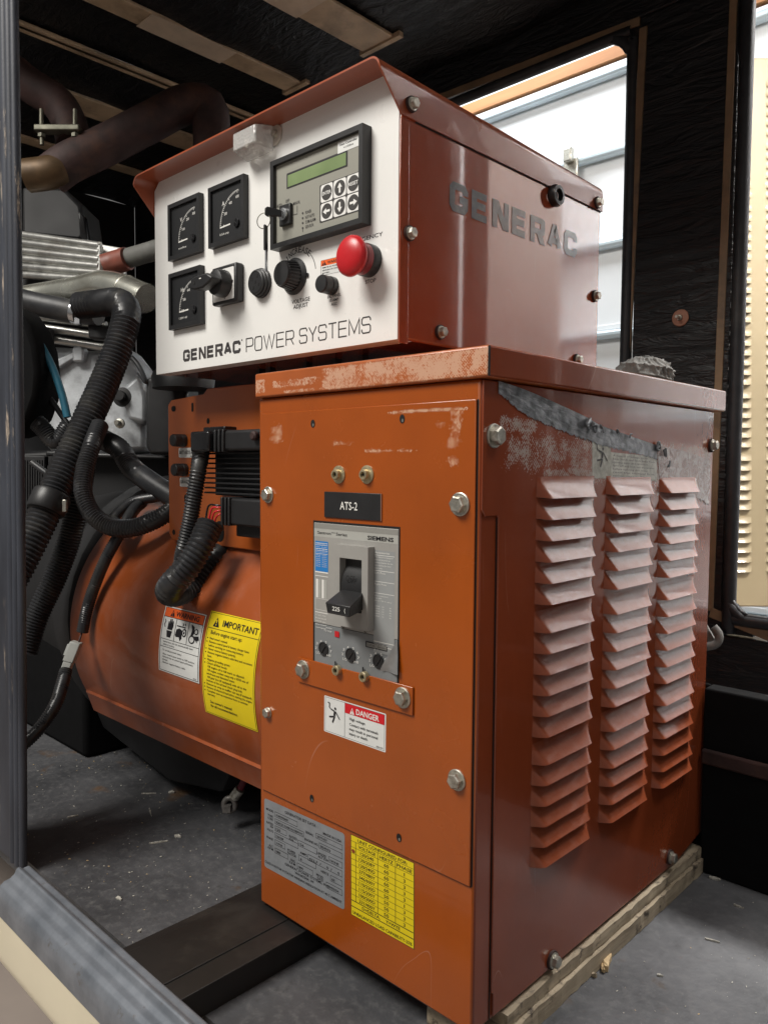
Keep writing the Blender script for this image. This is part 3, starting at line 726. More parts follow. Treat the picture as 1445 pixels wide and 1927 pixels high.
# side panel: lies proud on the body's right side, notched at its front edge
seam_y = sx(928, 1400)[0]; ntz = sx(930, 958)[1]; y2 = sx(1318, 1400)[0]
zb0 = sx(1000, 1850)[1]; zb0 = .004
pts = [(.0012, ZT-.001), (.0012, ntz), (.006, ntz-.006), (seam_y-.002, ntz-.006), (seam_y, ntz-.008), (seam_y, .028), (seam_y+.003, .026), (seam_y+.003, zb0), (c2[0]-.006, zb0), (y2, c1[1]+.004), (y2, ZT-.001)]
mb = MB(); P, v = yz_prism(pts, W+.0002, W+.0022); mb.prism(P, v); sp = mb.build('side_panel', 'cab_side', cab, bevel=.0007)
XS = W+.0022
def sp_(px, py, x=XS): return onX(px, py, x)
# dark joint lines
def joint(par, pts, wd, n, m='dark', name='joint_line'):
    mb = MB()
    for a, b in zip(pts[:-1], pts[1:]):
        a, b = V(a), V(b); d = (b-a).normalized(); s = d.cross(n).normalized()*wd/2; mb.add([a-s, b-s, b+s, a+s], [(0, 1, 2, 3)])
    return mb.build(name, m, par, smooth=0)
joint(cab, [V((W+.0006, seam_y-.0008, .002)), V((W+.0006, seam_y-.0008, ntz-.008))], .0016, NX)
joint(cab, [V((W+.0006, y2+.0008, .02)), V((W+.0006, y2+.0008, ZT-.002))], .0014, NX)
joint(cab, [V((px1+.0006, -.0002, pz0)), V((px1+.0006, -.0002, pz1))], .0016, NY)
joint(cab, [V((px0, -.0002, pz0-.0006)), V((px1, -.0002, pz0-.0006))], .0012, NY)
# louvres: three rows of eighteen
yc1, yc2, yc3 = [((sx(a, 1200)[0]+sx(b, 1200)[0])/2, sx(b, 1200)[0]-sx(a, 1200)[0]) for a, b in ((1001, 1107), (1129, 1215), (1229, 1298))]
wl = (yc1[1]+yc2[1]+yc3[1])/3
lips = [938, 978, 1018, 1058, 1099, 1140, 1192, 1228, 1269, 1308, 1348, 1386, 1438, 1477, 1515, 1553, 1592, 1631]
zt_ = sx(1005, 938)[1]; zb_ = sx(1001, 1628)[1]
pitch_ = (zt_-zb_)/(17+2*.33)
zlip = []; z = zt_
for i in range(18):
    zlip.append(z); z -= pitch_*(1.33 if i % 6 == 5 else 1)
MT['louver_paint'] = paint('louver_paint', (.27, .062, .024), .24, coat=.5, peel=.09, dust=.22)  # dusty, lighter copy of the side paint, partly light on the louvres
lou = None
for yc_, _ in (yc1, yc2, yc3):
    for zz in zlip:
        if lou is None:
            mb = MB(); ht = pitch_*.97; louver_shape(mb, V((XS, yc_, zz+ht*1.06)), V((0, 1, 0)), NZ, NX, wl, ht, .0105, 36, 10)
            lou = mb.build('louver', ['louver_paint', 'dark'], cab, smooth=75, recalc=False); l0 = (yc_, zz)
        else:
            c = lou.copy(); COL.objects.link(c); c.parent = cab; c.matrix_parent_inverse = lou.matrix_parent_inverse.copy(); c.location = (0, yc_-l0[0], zz-l0[1])
# torn duct tape, crinkled clear tape, old sticker on the side
mb = MB()
def strip(top, bot, x, m=0, n=40, jag=.0, thick=.0004):
    T = resample([sp_(*p, x) for p in top], .002); B = resample([sp_(*p, x) for p in bot], .002); k = min(len(T), len(B))-1
    T = [T[int(i*(len(T)-1)/k)] for i in range(k+1)]; B = [B[int(i*(len(B)-1)/k)]+V((0, random.uniform(-jag, jag)*.5, random.uniform(-jag, jag))) for i in range(k+1)]
    mb.add(T+B, [(i, i+1, k+2+i, k+1+i) for i in range(k)], m)
strip([(938, 716), (1000, 738), (1098, 782), (1130, 800), (1185, 820), (1236, 838)], [(938, 738), (1000, 786), (1100, 826), (1132, 838), (1190, 852), (1236, 864)], XS+.0007, jag=.0013)
mb.build('duct_tape', 'duct_tape', cab, smooth=80, recalc=False)
mb = MB()      # torn, bunched up ends
for (px, py, r) in ((1104, 794, .0045), (1118, 806, .004), (1130, 806, .003), (1240, 838, .005), (1248, 856, .0045), (1258, 872, .003), (1160, 812, .002), (1186, 818, .002)):
    c = sp_(px, py, XS+.002)
    mb.tube([c+V((random.uniform(0, .003), random.uniform(-r, r)*1.6, random.uniform(-r, r)*1.6)) for _ in range(5)], r*.32, 6, step=.0015)
mb.build('torn_tape_end', 'duct_tape', cab, smooth=80)
mb = MB(); strip([(1236, 838), (1290, 850), (1338, 866)], [(1240, 900), (1290, 925), (1334, 950)], XS+.0005, jag=.002); mb.build('clear_tape', 'crinkle', cab, recalc=False)
lb = Label(quad_fn(sp_(1114, 822), sp_(1236, 842), sp_(1114, 902), sp_(1236, 903), NX))
lb.rect(0, 0, 1, 1, 0, 1); lb.rect(.26, .70, .985, .93, 3, 2); lb.rect(.26, .04, .985, .70, 2, 2)
for i in range(7): lb.text(('A hazard of voltage inside', 'keep hands and tools away from', 'moving parts and terminals', 'turn off and lock out the power', 'before opening this cover', 'read the manual first', 'serious injury or death')[i], .29, .60-.088*i, .05, .66 if i % 2 else .55, m=1)
def shock_man(lb, u, v, k, m, asp=1.):
    f = lambda a, b: (u+a*k*asp, v+b*k)
    lb.disc(*f(.12, .62), .10*k*asp, .10*k, m, 3)
    for pl, t in (([(-.35, .50), (.05, .40)], .10), ([(.08, .42), (.02, .05)], .2), ([(.15, .40), (.62, -.10)], .09), ([(.04, .0), (-.55, -.12)], .11), ([(.06, .02), (-.18, -.50)], .13), ([(-.72, .95), (-.52, .92), (-.55, .62), (-.40, .50)], .08)):
        lb.stroke([f(*p) for p in pl], t*k*asp, t*k, m, 3)
shock_man(lb, .13, .5, .42, 1, .30)
lb.build('warning_sticker', ['dirty_paper', 'ink_soft', 'sticker_grey', 'sticker_red'], cab)
# bolts
for p in ((929, 820),): hex_bolt(cab, sp_(*p), NX, .0082, 1.3, 'zinc', .85)
for p in ((1335, 838), (1257, 1612), (1035, 1805)): hex_bolt(cab, sp_(*p, W+.0005), NX, .0062, 1.25, 'zinc', .9, seal=.004)
for p, r in (((505, 931), .0068), ((866, 949), .0078), ((505, 1341), .0058), ((860, 1468), .0072)): hex_bolt(cab, fp(*p), NY, r, 1.35 if r > .0065 else 1.05)
for p in ((638, 893), (691, 893)): socket_bolt(cab, fp(*p), NY, .0052)
for p in ((589, 797), (757, 788), (587, 1503), (751, 1577)): hole(cab, fp(*p), NY, .0032, .0042)
# retaining strip under the breaker, with its two hex and two socket bolts
st = [fp(563, 1240), fp(779, 1288), fp(779, 1349), fp(563, 1281)]
mb = MB(); xa, xb_ = (st[0].x+st[3].x)/2, (st[1].x+st[2].x)/2; zt1 = (st[0].z+st[1].z)/2; zb1 = (st[2].z+st[3].z)/2
mb.box((xa, YP-.0022, zb1), (xb_, YP-.0002, zt1)); strip_o = mb.build('retaining_strip', 'cab_front', cab, bevel=.0007)
for p in ((571, 1260), (758, 1313)): hex_bolt(strip_o, fp(*p, YP-.0022), NY, .0072, 1.4)
for p in ((637, 1261), (688, 1273)): socket_bolt(strip_o, fp(*p, YP-.0022), NY, .0052, False)
for p in ((631, 1252), (683, 1263)):
    q = fp(*p, YP-.0023); mb = MB(); mb.add([q+V((-.001, -.0001, .004)), q+V((.001, -.0001, .004)), q+V((.001, -.0001, -.004)), q+V((-.001, -.0001, -.004))], [(0, 1, 2, 3)]); mb.build('slot', 'dark', strip_o, smooth=0)

# breaker
bx0, bx1 = (fp(592.5, 984).x+fp(592, 1235).x)/2, (fp(750.8, 995).x+fp(750, 1270).x)/2
bz1, bz0 = (fp(592.5, 984).z+fp(750.8, 995).z)/2, zt1-.004
YB = YP-.0012
mb = MB(); mb.box((bx0-.0022, YP-.0003, bz0-.002), (bx1+.0012, YP-.0001, bz1+.0022)); mb.build('cutout', 'dark', cab)
zmid = fp(592, 1172).z; 
zmid = (fp(593, 1173).z+fp(750, 1202).z)/2
mb = MB(); mb.box((bx0, YB, zmid), (bx1, YP-.0002, bz1)); brk = mb.build('circuit_breaker', 'grey_plastic', cab, bevel=.0008)
mb = MB(); mb.box((bx0+.0008, YB+.0004, bz0), (bx1-.0008, YP-.0002, zmid-.0005)); mb.build('trip_unit', 'grey_blue', brk, bevel=.0005)
bu = lambda x: (x-bx0)/(bx1-bx0)
def B_(px, py): p = fp(px, py, YB); return (p.x-bx0)/(bx1-bx0), (p.z-bz0)/(bz1-bz0)
bfn = lambda u, v, h: V((bx0+(bx1-bx0)*u, YB-h, bz0+(bz1-bz0)*v))
lb = Label(bfn); vt = B_(592, 1010)[1]
lb.rect(.004, .905, .996, .996, 2, .5)
lb.rect(.004, .962, .996, .996, 3, 1)
lb.text('Sentron', .05, .925, .020, .17, m=1, bold=.005); lb.text('TM', .225, .936, .009, .045, m=1); lb.text('Series', .285, .925, .020, .135, m=1, bold=.005)
lb.text('SIEMENS', .66, .918, .026, .29, m=1, bold=.025)
# left printed column
lb.rect(.02, .665, .185, .875, 4, 1); lb.rect(.02, .655, .185, .664, 5, 1); lb.rect(.02, .63, .185, .635, 5, 1)
for i, vv in enumerate((.864, .85, .825, .812, .79)): lb.rect(.025, vv-.004, .18, vv-.001, 5, 2)
lb.text('FXD6 Frame 3', .03, .853, .008, .14, m=5); lb.text('Max. Volts', .03, .832, .006, .14, m=5); lb.text('600V ac', .03, .817, .007, .06, m=5); lb.text('250V dc', .11, .817, .007, .06, m=5); lb.text('Interrupting RMS amps', .03, .797, .006, .145, m=5)
for i in range(7): lb.text('240V 65kA', .03, .775-.013*i, .007, .06, m=5); lb.text('10 25 A', .11, .775-.013*i, .007, .06, m=5)
for u0 in (.03, .065, .105, .14): lb.rect(u0, .48, u0+.028, .61, 5 if u0 in (.03, .105) else 2, 1)
lb.frame(.02, .395, .185, .475, .003, .002, 5, 1); lb.rect(.02, .375, .185, .38, 5, 1)
for i in range(5): lb.text(('Cat no', 'listed', 'HACR type', 'line load', 'torque')[i], .03, .355-.022*i, .010, .13, m=5)
# right printed column
lb.rect(.735, .19, .965, .855, 6, .5)
lb.text('Accessories', .745, .835, .012, .165, m=5, bold=.01)
for vv in (.825, .725, .655, .58): lb.rect(.74, vv-.003, .96, vv, 5, 1)
for i in range(5): lb.text(('This device is equipped', 'with accessories of', 'indicated below. See the', 'side of device for spec', 'ratings'), .745, 0, 0) if False else lb.text(('This device is equipped', 'with accessories as', 'indicated below. See the', 'side of device for more', 'data only.')[i], .745, .808-.018*i, .009, (.2, .17, .2, .18, .09)[i], m=5)
lb.text('Left Pole', .745, .704, .012, .12, m=5); lb.text('Right Pole', .745, .632, .012, .13, m=5)
for i in range(3): lb.text(('Wire connectors', 'Use with', '60 or 75 C wire')[i], .745, .558-.016*i, .008, (.15, .08, .19)[i], m=5)
for i in range(5): lb.text('250', .75, .49-.016*i, .008, .05, m=5); lb.text('CU', .83, .49-.016*i, .008, .02, m=5); lb.text('AL', .91, .49-.016*i, .008, .025, m=5)
for vv in (.265, .235): lb.rect(.74, vv-.004, .96, vv, 5, 1)
lb.text('Underwriters lab', .745, .244, .007, .15, m=5); lb.text('E 1', .745, .205, .008, .04, m=5)
# trip unit print
def dial_marks(u, v):
    for i, ch in enumerate(('LO', '2', '3', '4', '5', '6', '7', 'HI')):
        a = math.radians(225-270*i/7); lb.text(ch, u+.105*math.cos(a)*.92, v-.008+.052*math.sin(a), .017, .05 if len(ch) > 1 else .022, 'c', 5, 2)
dials = [B_(609, 1221), B_(660, 1233), B_(712, 1245)]
for d_ in dials: dial_marks(*d_)
lb.text('PUSH', .20, B_(625, 1185)[1], .011, .07, 'c', 5, 2); lb.text('TO TRIP', .185, B_(625, 1191)[1], .011, .1, 'c', 5, 2)
q = B_(634, 1194); lb.rect(q[0]-.025, q[1]-.018, q[0]+.03, q[1]+.022, 7, 2)
q0, q1 = B_(688, 1214), B_(729, 1210); lb.rect(q0[0], q0[1]-.012, q1[0], q0[1]+.028, 1, 1); lb.rect(q0[0]+.015, q0[1]-.005, q1[0]-.008, q0[1]+.02, 3, 2)
lb.text('225A', q0[0]+.02, q0[1]+.0, .014, .09, m=1, L=3); lb.text('600 50C', q0[0]+.14, q0[1]+.002, .009, .09, m=1, L=3)
lb.build('print', ['grey_plastic', 'ink', 'grey_light', 'grey_mid', 'blue_ink', 'white_ink', 'grey_mid2', 'red_plastic'], brk)
for d_ in dials:
    c = bfn(d_[0], d_[1], 0); mb = MB(); mb.lathe(c+NY*.0001, NY, [(.0072, 0), (.0072, .0008), (.0064, .001), (.0060, .0004)], 24); mb.obox(c+NY*.001, V((.6, 0, .8)), V((-.8, 0, .6)), NY, .005, .0011, .0004); mb.build('dial', 'black_plastic', brk, smooth=30)
# raised handle surround
h0, h1 = B_(628, 1027), B_(692, 1186); 
hx0, hx1 = onY(628, 1100, YB-.009).x, onY(692, 1100, YB-.009).x; hz1, hz0 = onY(660, 1027, YB-.009).z, onY(660, 1182, YB-.009).z
ix0, ix1 = hx0+.0085, hx1-.0085; iz1, iz0 = hz1-.013, hz0+.0165
mb = MB(); y1, y0 = YB+.0002, YB-.009
for a, b in (((hx0, iz1), (hx1, hz1)), ((hx0, hz0), (hx1, iz0)), ((hx0, iz0), (ix0, iz1)), ((ix1, iz0), (hx1, iz1))): mb.box((a[0], y0, a[1]), (b[0], y1, b[1]))
mb.build('handle_surround', 'grey_plastic', brk)
mb = MB(); mb.box((ix0, YB-.0006, iz0), (ix1, YB-.0003, iz1)); mb.build('handle_well', 'black_plastic', brk)
cz = (iz0+iz1)/2-.004; Rr = .030; mb = MB()      # curved drum in the well
mb.grid(lambda a, b: V((ix0+.002+(ix1-ix0-.0025)*a, YB+.0215-Rr*math.cos(math.radians(-46+92*b)), cz+Rr*1.05*math.sin(math.radians(-46+92*b)))), 2, 16)
mb.build('handle_drum', 'black_plastic', brk, smooth=60)
lb = Label(lambda u, v, h: V((ix0+(ix1-ix0)*u, YB-.0086-h, cz-.005+.03*v))); lb.text('OFF', .5, .40, .22, .42, 'c', 0); lb.build('off_mark', ['off_ink'], brk)
hc = onY(647, 1140, YB-.03); mb = MB()
tx0, tx1 = onY(612, 1135, YB-.036).x, onY(659, 1150, YB-.036).x; tz1, tz0 = onY(635, 1138, YB-.036).z, onY(635, 1158, YB-.036).z
rz1_, rz0_ = onY(665, 1110, YB-.007).z, tz0+.002
mb.add([(tx0, YB-.036, tz1), (tx1, YB-.036, tz1), (tx1-.001, YB-.036, tz0), (tx0+.003, YB-.036, tz0), (ix0+.001, YB-.004, rz1_), (ix1-.0005, YB-.004, rz1_), (ix1-.0005, YB-.004, rz0_), (ix0+.001, YB-.004, rz0_)],
       [(0, 1, 2, 3), (4, 7, 6, 5), (0, 4, 5, 1), (1, 5, 6, 2), (2, 6, 7, 3), (3, 7, 4, 0)]); mb.build('toggle', 'black_plastic', brk, bevel=.0008)
lb = Label(lambda u, v, h: V((tx0+(tx1-tx0)*u, YB-.0361-h, tz0+(tz1-tz0)*v))); lb.text('225', .30, .38, .40, .30, 'l', 0, bold=.01); lb.stroke([(.80, .75), (.78, .5), (.81, .3)], .015, .05, 0); lb.rect(.1, .10, .92, .16, 1); lb.build('rating_mark', ['white_ink', 'ink_soft'], brk)
for p in ((668, 1177), (688, 1186)): pass
for p in ((646, 1177), (688, 1186)): hole(brk, onY(*p, YB-.0002), NY, .0022, .0026, 'screw_hole')
# peeled edge of foil at the lower right of the breaker
a, b, c_, d_ = [fp(*p, YB-.001) for p in ((748, 1207), (751, 1270), (716, 1262), (735, 1225))]
mb = MB(); mb.grid(lambda s, t: (d_.lerp(a, s)).lerp(c_.lerp(b, s), t)+NY*(.0006+.0016*math.sin(s*5+t*3)*t), 10, 10); mb.build('peeling_foil', 'foil', brk, smooth=80, recalc=False)

# nameplate
xa0, xa1 = (fp(612, 923.5).x+fp(612, 972.5).x)/2, (fp(718.5, 930.5).x+fp(718, 981).x)/2; za1, za0 = (fp(612, 923.5).z+fp(718.5, 930.5).z)/2, (fp(612, 972.5).z+fp(718, 981).z)/2
mb = MB(); mb.box((xa0, YP-.0016, za0), (xa1, YP-.0001, za1)); npl = mb.build('nameplate', ['black_plastic', 'paper'], cab, bevel=.0005)
lb = Label(lambda u, v, h: V((xa0+(xa1-xa0)*u, YP-.0016-h, za0+(za1-za0)*v))); lb.text('ATS-2', .30, .34, .31, .31, 'l', 0, bold=.008); lb.build('lettering', ['white_ink'], npl)
mb = MB(); mb.box((xa1, YP-.0014, za0), (xa1+.0006, YP-.0001, za1)); mb.build('edge', 'copper', npl)

# danger sticker
lb = Label(quad_fn(*[fp(*p) for p in ((610.9, 1308.7), (726, 1343.6), (609.5, 1375.6), (726, 1417.2))], NY))
lb.rrect(0, 0, 1, 1, .012, .03, 0, .5); lb.frame(.018, .03, .982, .97, .004, .008, 1, 1); lb.rect(.35, .03, .354, .97, 1, 1.5); lb.rect(.354, .70, .978, .962, 2, 2)
warn_triangle(lb, .475, .80, .036, .085, 3, 2, 3)
lb.text('DANGER', .54, .745, .15, .36, m=3, L=3, bold=.02)
for i, (s_, wd) in enumerate((('High voltage.', .26), ('Contact with terminals', .455), ('may result in personal', .45), ('injury or death.', .30))): lb.text(s_, .43, .54-.125*i-(.02 if i else 0), .075, wd, m=1, L=2, bold=.008)
lb.text('084199', .86, .06, .045, .10, m=1); shock_man(lb, .175, .50, .36, 1, .42)
lb.build('danger_sticker', ['paper', 'ink', 'red_ink', 'white_ink'], cab)
# yellow voltage table
lb = Label(quad_fn(*[onY(*p, -.0001) for p in ((660.1, 1570), (779.6, 1624.7), (660.6, 1721.3), (779.6, 1787.8))], NY))
lb.rect(0, 0, 1, 1, 1, .5); lb.rect(.008, .006, .992, .994, 0, 1)
R_ = .993; rh = .0735; yv = lambda i: .925-i*rh
lb.text('UNIT CONFIGURED FOR:', .12, .938, .040, .78, m=1, bold=.012)
rows_ = [('VOLTAGE', 'HERTZ', 'PHASE')]+[(a, b, c) for a, b, c in (('120/240', '60', '1'), ('120/208Y', '60', '3'), ('120/240D', '60', '3'), ('277/480Y', '60', '3'), ('346/600Y', '60', '3'), ('110/220D', '50', '1'), ('115/200Y', '50', '3'), ('100/200D', '50', '3'), ('231/400Y', '50', '3'))]
for i, (a, b, c) in enumerate(rows_):
    v1 = yv(i); lb.rect(.01, v1-.002, .99, v1+.002, 1, 2); vv = v1-rh+.016
    lb.text(a, .255, vv, .040, .28 if i == 0 else (.22 if len(a) < 8 else .26), 'c' if False else 'l', 1, bold=.012) if False else lb.text(a, .27, vv, .040, .28 if i == 0 else (.22 if len(a) < 8 else .26), 'c', 1, bold=.012)
    lb.text(b, .58, vv, .040, .21 if i == 0 else .075, 'c', 1, bold=.012); lb.text(c, .855, vv, .040, .23 if i == 0 else (.012 if c == '1' else .03), 'c', 1, bold=.012)
vb = yv(10)
for u in (.085, .445, .72): lb.rect(u-.003, vb, u+.003, yv(0), 1, 2)
for v1 in (vb, vb-rh): lb.rect(.01, v1-.005, .99, v1+.004, 1, 2)
lb.text('D=DELTA,', .19, vb-rh+.018, .038, .29, m=1, bold=.012); lb.text('Y=WYE', .57, vb-rh+.018, .038, .22, m=1, bold=.012)
lb.text('UNBALANCED LOAD CAPABILITY-25%', .03, .028, .038, .94, m=1, bold=.012)
lb.disc(.045, yv(1)-.045, .028, .022, 2, 3)
lb.build('voltage_table_sticker', ['yellow', 'ink', 'rust_dot'], cab)
# data plate
lb = Label(quad_fn(*[onY(*p, -.0001) for p in ((497.5, 1501), (648.5, 1571), (497.5, 1632), (648.5, 1712.5))], NY))
lb.rrect(0, 0, 1, 1, .03, .035, 0, .5)
T = lambda s_, u, v, wd, cap=.034, al='l': lb.text(s_, u, v, cap, wd, al, 1, 2, .006)
def F_(u0, v0, u1, v1, s_=None, wd=None):
    lb.frame(u0, v0, u1, v1, .003, .006, 1, 1)
    if s_: T(s_, u0+.015, v0+.018, wd or (u1-u0)*.7, .032)
T('GENERATOR SET DATA', .28, .915, .385, .04)
T('MODEL', .03, .845, .10); F_(.145, .80, .44, .875, '4140290600', .16)
T('MADE IN USA', .755, .865, .21, .036)
T('SERIAL', .54, .775, .10); F_(.665, .77, .975, .84, '2077457', .12)
T('TYPE', .05, .765, .07); T('CODE', .05, .725, .07); F_(.145, .70, .52, .775, '9D0125-D308.1N18EPSYC', .35)
T('ENGINE NO.', .53, .672, .17); F_(.705, .655, .975, .73, '9E4502', .12)
T('RATED', .035, .655, .09); T('KW', .085, .615, .04); F_(.145, .60, .30, .675, '125', .06)
T('RATED', .335, .61, .10); T('KVA', .335, .57, .055); F_(.445, .55, .68, .63, '156', .06)
T('UPSIZE', .68, .565, .11); T('ALT KW', .695, .525, .12); F_(.82, .53, .975, .61, 'NONE', .10)
T('VOLTS', .04, .555, .085); F_(.145, .50, .45, .575, '120/208', .10)
T('AMPS', .475, .455, .085); F_(.57, .415, .975, .50, '433.7  /     0  /     0', .36)
T('PHASE', .035, .44, .085); F_(.145, .40, .28, .475, '3 PHA', .09)
T('POWER', .315, .405, .10); T('FACTOR', .315, .365, .11); F_(.455, .345, .67, .43, '.8', .025)
T('HERTZ', .73, .345, .09); F_(.84, .29, .975, .37, '60', .035)
T('ALT.', .065, .335, .06); T('R.P.M.', .05, .295, .08); F_(.145, .28, .32, .355, '1800', .06)
T('ENG.', .355, .285, .06); T('R.P.M.', .34, .245, .08); F_(.435, .225, .63, .305, '1800', .06)
T('PROD.', .675, .265, .085); T('DATE', .685, .225, .07); F_(.79, .17, .975, .25, '09/02/04', .13)
T('GENERAC POWER SYSTEMS, INC.', .28, .185, .55, .036); T('WAUKESHA, WI', .41, .135, .23, .036); T('CLASS H ROTOR H STATOR WINDING INSULATION AT 40 C AMBIENT', .01, .07, .96, .034)
lb.build('data_plate', ['plate_metal', 'ink'], cab)
# ================================================================== CONTROL CABINET
YC = .038; xL, xR, yB, zC0 = -.2853, .1801, .4354, .6373
ctl = thing('control_cabinet', 'rust red control cabinet with white instrument panel and hooded lid', 'control cabinet', ((xL+xR)/2, (YC+yB)/2, zC0))
def cf(px, py, y=YC-.0016): return onY(px, py, y)
ctl_side = MT['ctl_side'] = paint('ctl_side', (.39, .074, .024), .16, coat=1., peel=.10, scuff=.12, dust=.05, cior=2.1)
MT['ctl_hood'] = paint('ctl_hood', (.33, .075, .030), .3, coat=.4, peel=.04)
ztop = .902
mb = MB(); mb.box((xL+.0005, YC+.0004, zC0), (xR, yB, .880)); mb.build('housing', 'ctl_side', ctl, bevel=.0025)
# lid with hood: bent sheet, rounded shoulders, front edge raked
def lid_section(off, r):
    x0, x1, zt = xL-.0016+off, xR+.0020-off, ztop-off
    zb = .8550
    P = [(x0, zb)]
    for cx, a0 in ((x0+r, 180), (x1-r, 90)):
        for i in range(9): a = math.radians(a0-90*i/8); P.append((cx+r*math.cos(a), zt-r+r*math.sin(a)))
    return P+[(x1, zb)]
O_, I_ = lid_section(0, .013), lid_section(.002, .011)
yh0 = .0055
def lid_pt(p, s):     # s 0 front .. 1 back
    x, z = p; k = max(0, min(1, (z-.862)/(ztop-.012-.862)))
    yf = YC-.001-(YC-.001-yh0)*k
    y = yf+(yB+.002-yf)*s
    return V((x, y, z-.012*max(0, s)*k))
mb = MB(); n = len(O_); ns = 10
for Pn in (O_, I_): mb.add([lid_pt(Pn[i], s/ns) for s in range(ns+1) for i in range(n)], [(s*n+i, s*n+i+1, (s+1)*n+i+1, (s+1)*n+i) for s in range(ns) for i in range(n-1)])
N1 = n*(ns+1)
F = [(i, i+1, N1+i+1, N1+i) for i in range(n-1)]
for e in (0, n-1): F += [(s*n+e, (s+1)*n+e, N1+(s+1)*n+e, N1+s*n+e) for s in range(ns)]
for f in F: mb.f.append(list(f)); mb.m.append(0)
mb.build('lid', 'ctl_hood', ctl, smooth=40)
joint(ctl, [V((xR+.0005, YC+.02, .8543)), V((xR+.0005, yB, .8543))], .0022, NX)
# white instrument panel
zb, ztl = zC0-.0005, .909
P = [(xL+.0015, zb), (xR-.0015, zb), (xR-.0015, .895), (xR-.012, .8995), (xL+.014, .8995), (xL+.0015, .889)]
mb = MB(); mb.prism([V((a, YC-.0016, b)) for a, b in P], (0, .0016, 0)); mb.prism([V((a, YC-.0002, b)) for a, b in ((xL+.0015, zb+.0002), (xR-.0015, zb+.0002), (xR-.0015, zb-.0001), (xL+.0015, zb-.0001))], (0, .02, 0))
mb.build('instrument_panel', 'white_panel', ctl, bevel=.0011)
mb = MB(); mb.box((xR-.0012, YC-.001, zC0-.004), (xR+.0004, YC+.012, .852)); mb.build('edge_flange', 'ctl_side', ctl, bevel=.0005)
YF = YC-.0016
pu = lambda px, py: cf(px, py)
# printed words on the panel
fx0, fx1, fz0, fz1 = xL, xR, zC0, .90
def PN(px, py): p = cf(px, py); return (p.x-fx0)/(fx1-fx0), (p.z-fz0)/(fz1-fz0)
lb = Label(lambda u, v, h: V((fx0+(fx1-fx0)*u, YF-h, fz0+(fz1-fz0)*v)), .00012)
UV = (fz1-fz0)/(fx1-fx0)
a, b = PN(345, 682.5), PN(453, 664); t_ = PN(345, 660)
capH = t_[1]-a[1]; vb = (a[1]+b[1])/2
p0, p1 = PN(463, 662), PN(553.5, 646); q0, q1 = PN(563, 644), PN(698, 624)
vbase = (a[1]+b[1]+p0[1]+p1[1]+q0[1]+q1[1])/6
logo(lb, 'GENERAC', a[0], b[0], vbase, vbase+capH*.98, .0088, .0150, .14, 0)
logo(lb, 'POWER', p0[0], p1[0], vbase-.004, vbase+capH*1.03, .0033, .0052, .16, 0)
logo(lb, 'SYSTEMS', q0[0], q1[0], vbase-.004, vbase+capH*1.03, .0033, .0052, .15, 0)
lb.disc(b[0]+.006, vbase+capH*.95, .0028, .0045, 0, 1, 10)
def word(s_, px0, px1, py, cap_px, bold=.0, al='c'):
    c = PN((px0+px1)/2, py); c2 = PN((px0+px1)/2, py-cap_px); w0, w1 = PN(px0, py), PN(px1, py)
    lb.text(s_, c[0], c[1], (c2[1]-c[1])*.92, w1[0]-w0[0], 'c', 0, 2, bold)
word('VOLTAGE', 549, 583, 568.5, 8.2, .012); word('ADJUST', 552, 579.5, 578.5, 8.2, .012)
word('DC PANEL', 616.5, 641.5, 558.5, 5.8, .01); word('15 AMP', 620, 637, 566.5, 5.8, .01); word('AGC', 623.5, 634.5, 574, 5.8, .01)
word('STOP', 687.5, 707.5, 532, 8.2, .01); word('EMERGENCY', 654, 719.5, 452, 8.2, .012)
# INCREASE on an arc round the knob
kc = PN(561, 521)
ar = .058
for i, ch in enumerate('INCREASE'):
    a_ = math.radians(128-78*i/7); u, v = kc[0]+ar*math.cos(a_), kc[1]+ar/UV*math.sin(a_)
    lb.text(ch, u, v, .026, .0026 if ch == 'I' else .0105, 'c', 0, 2, .01, rot=a_-PI/2, uv=UV)
lb.stroke([(kc[0]+ar*1.12*math.cos(math.radians(x)), kc[1]+ar*1.12/UV*math.sin(math.radians(x))) for x in range(44, 4, -4)], .0020, .0036, 0)
lb.stroke([(kc[0]+ar*1.12*math.cos(math.radians(x)), kc[1]+ar*1.12/UV*math.sin(math.radians(x))) for x in range(152, 136, -4)], .0016, .003, 0)
lb.build('panel_print', ['ink_soft'], ctl)
# small warning sticker
lb = Label(quad_fn(cf(604, 490), cf(653, 479), cf(604, 519), cf(653, 508), NY), .00012)
lb.rect(0, 0, 1, 1, 0, .5); lb.rect(0, .62, 1, 1, 2, 1); warn_triangle(lb, .13, .80, .09, .15, 1, 2)
lb.text('WARNING', .26, .71, .18, .62, m=1, bold=.02)
for i, s_ in enumerate(('REMOVE ALL POWER BEFORE', 'SERVICING OR CONNECTING', 'BATTERY.')): lb.text(s_, .06, .45-.18*i, .10, .85 if i < 2 else .3, m=1, bold=.008)
lb.frame(0, 0, 1, 1, .008, .012, 1, 2)
lb.build('warning_sticker', ['paper', 'ink', 'orange_ink'], ctl)

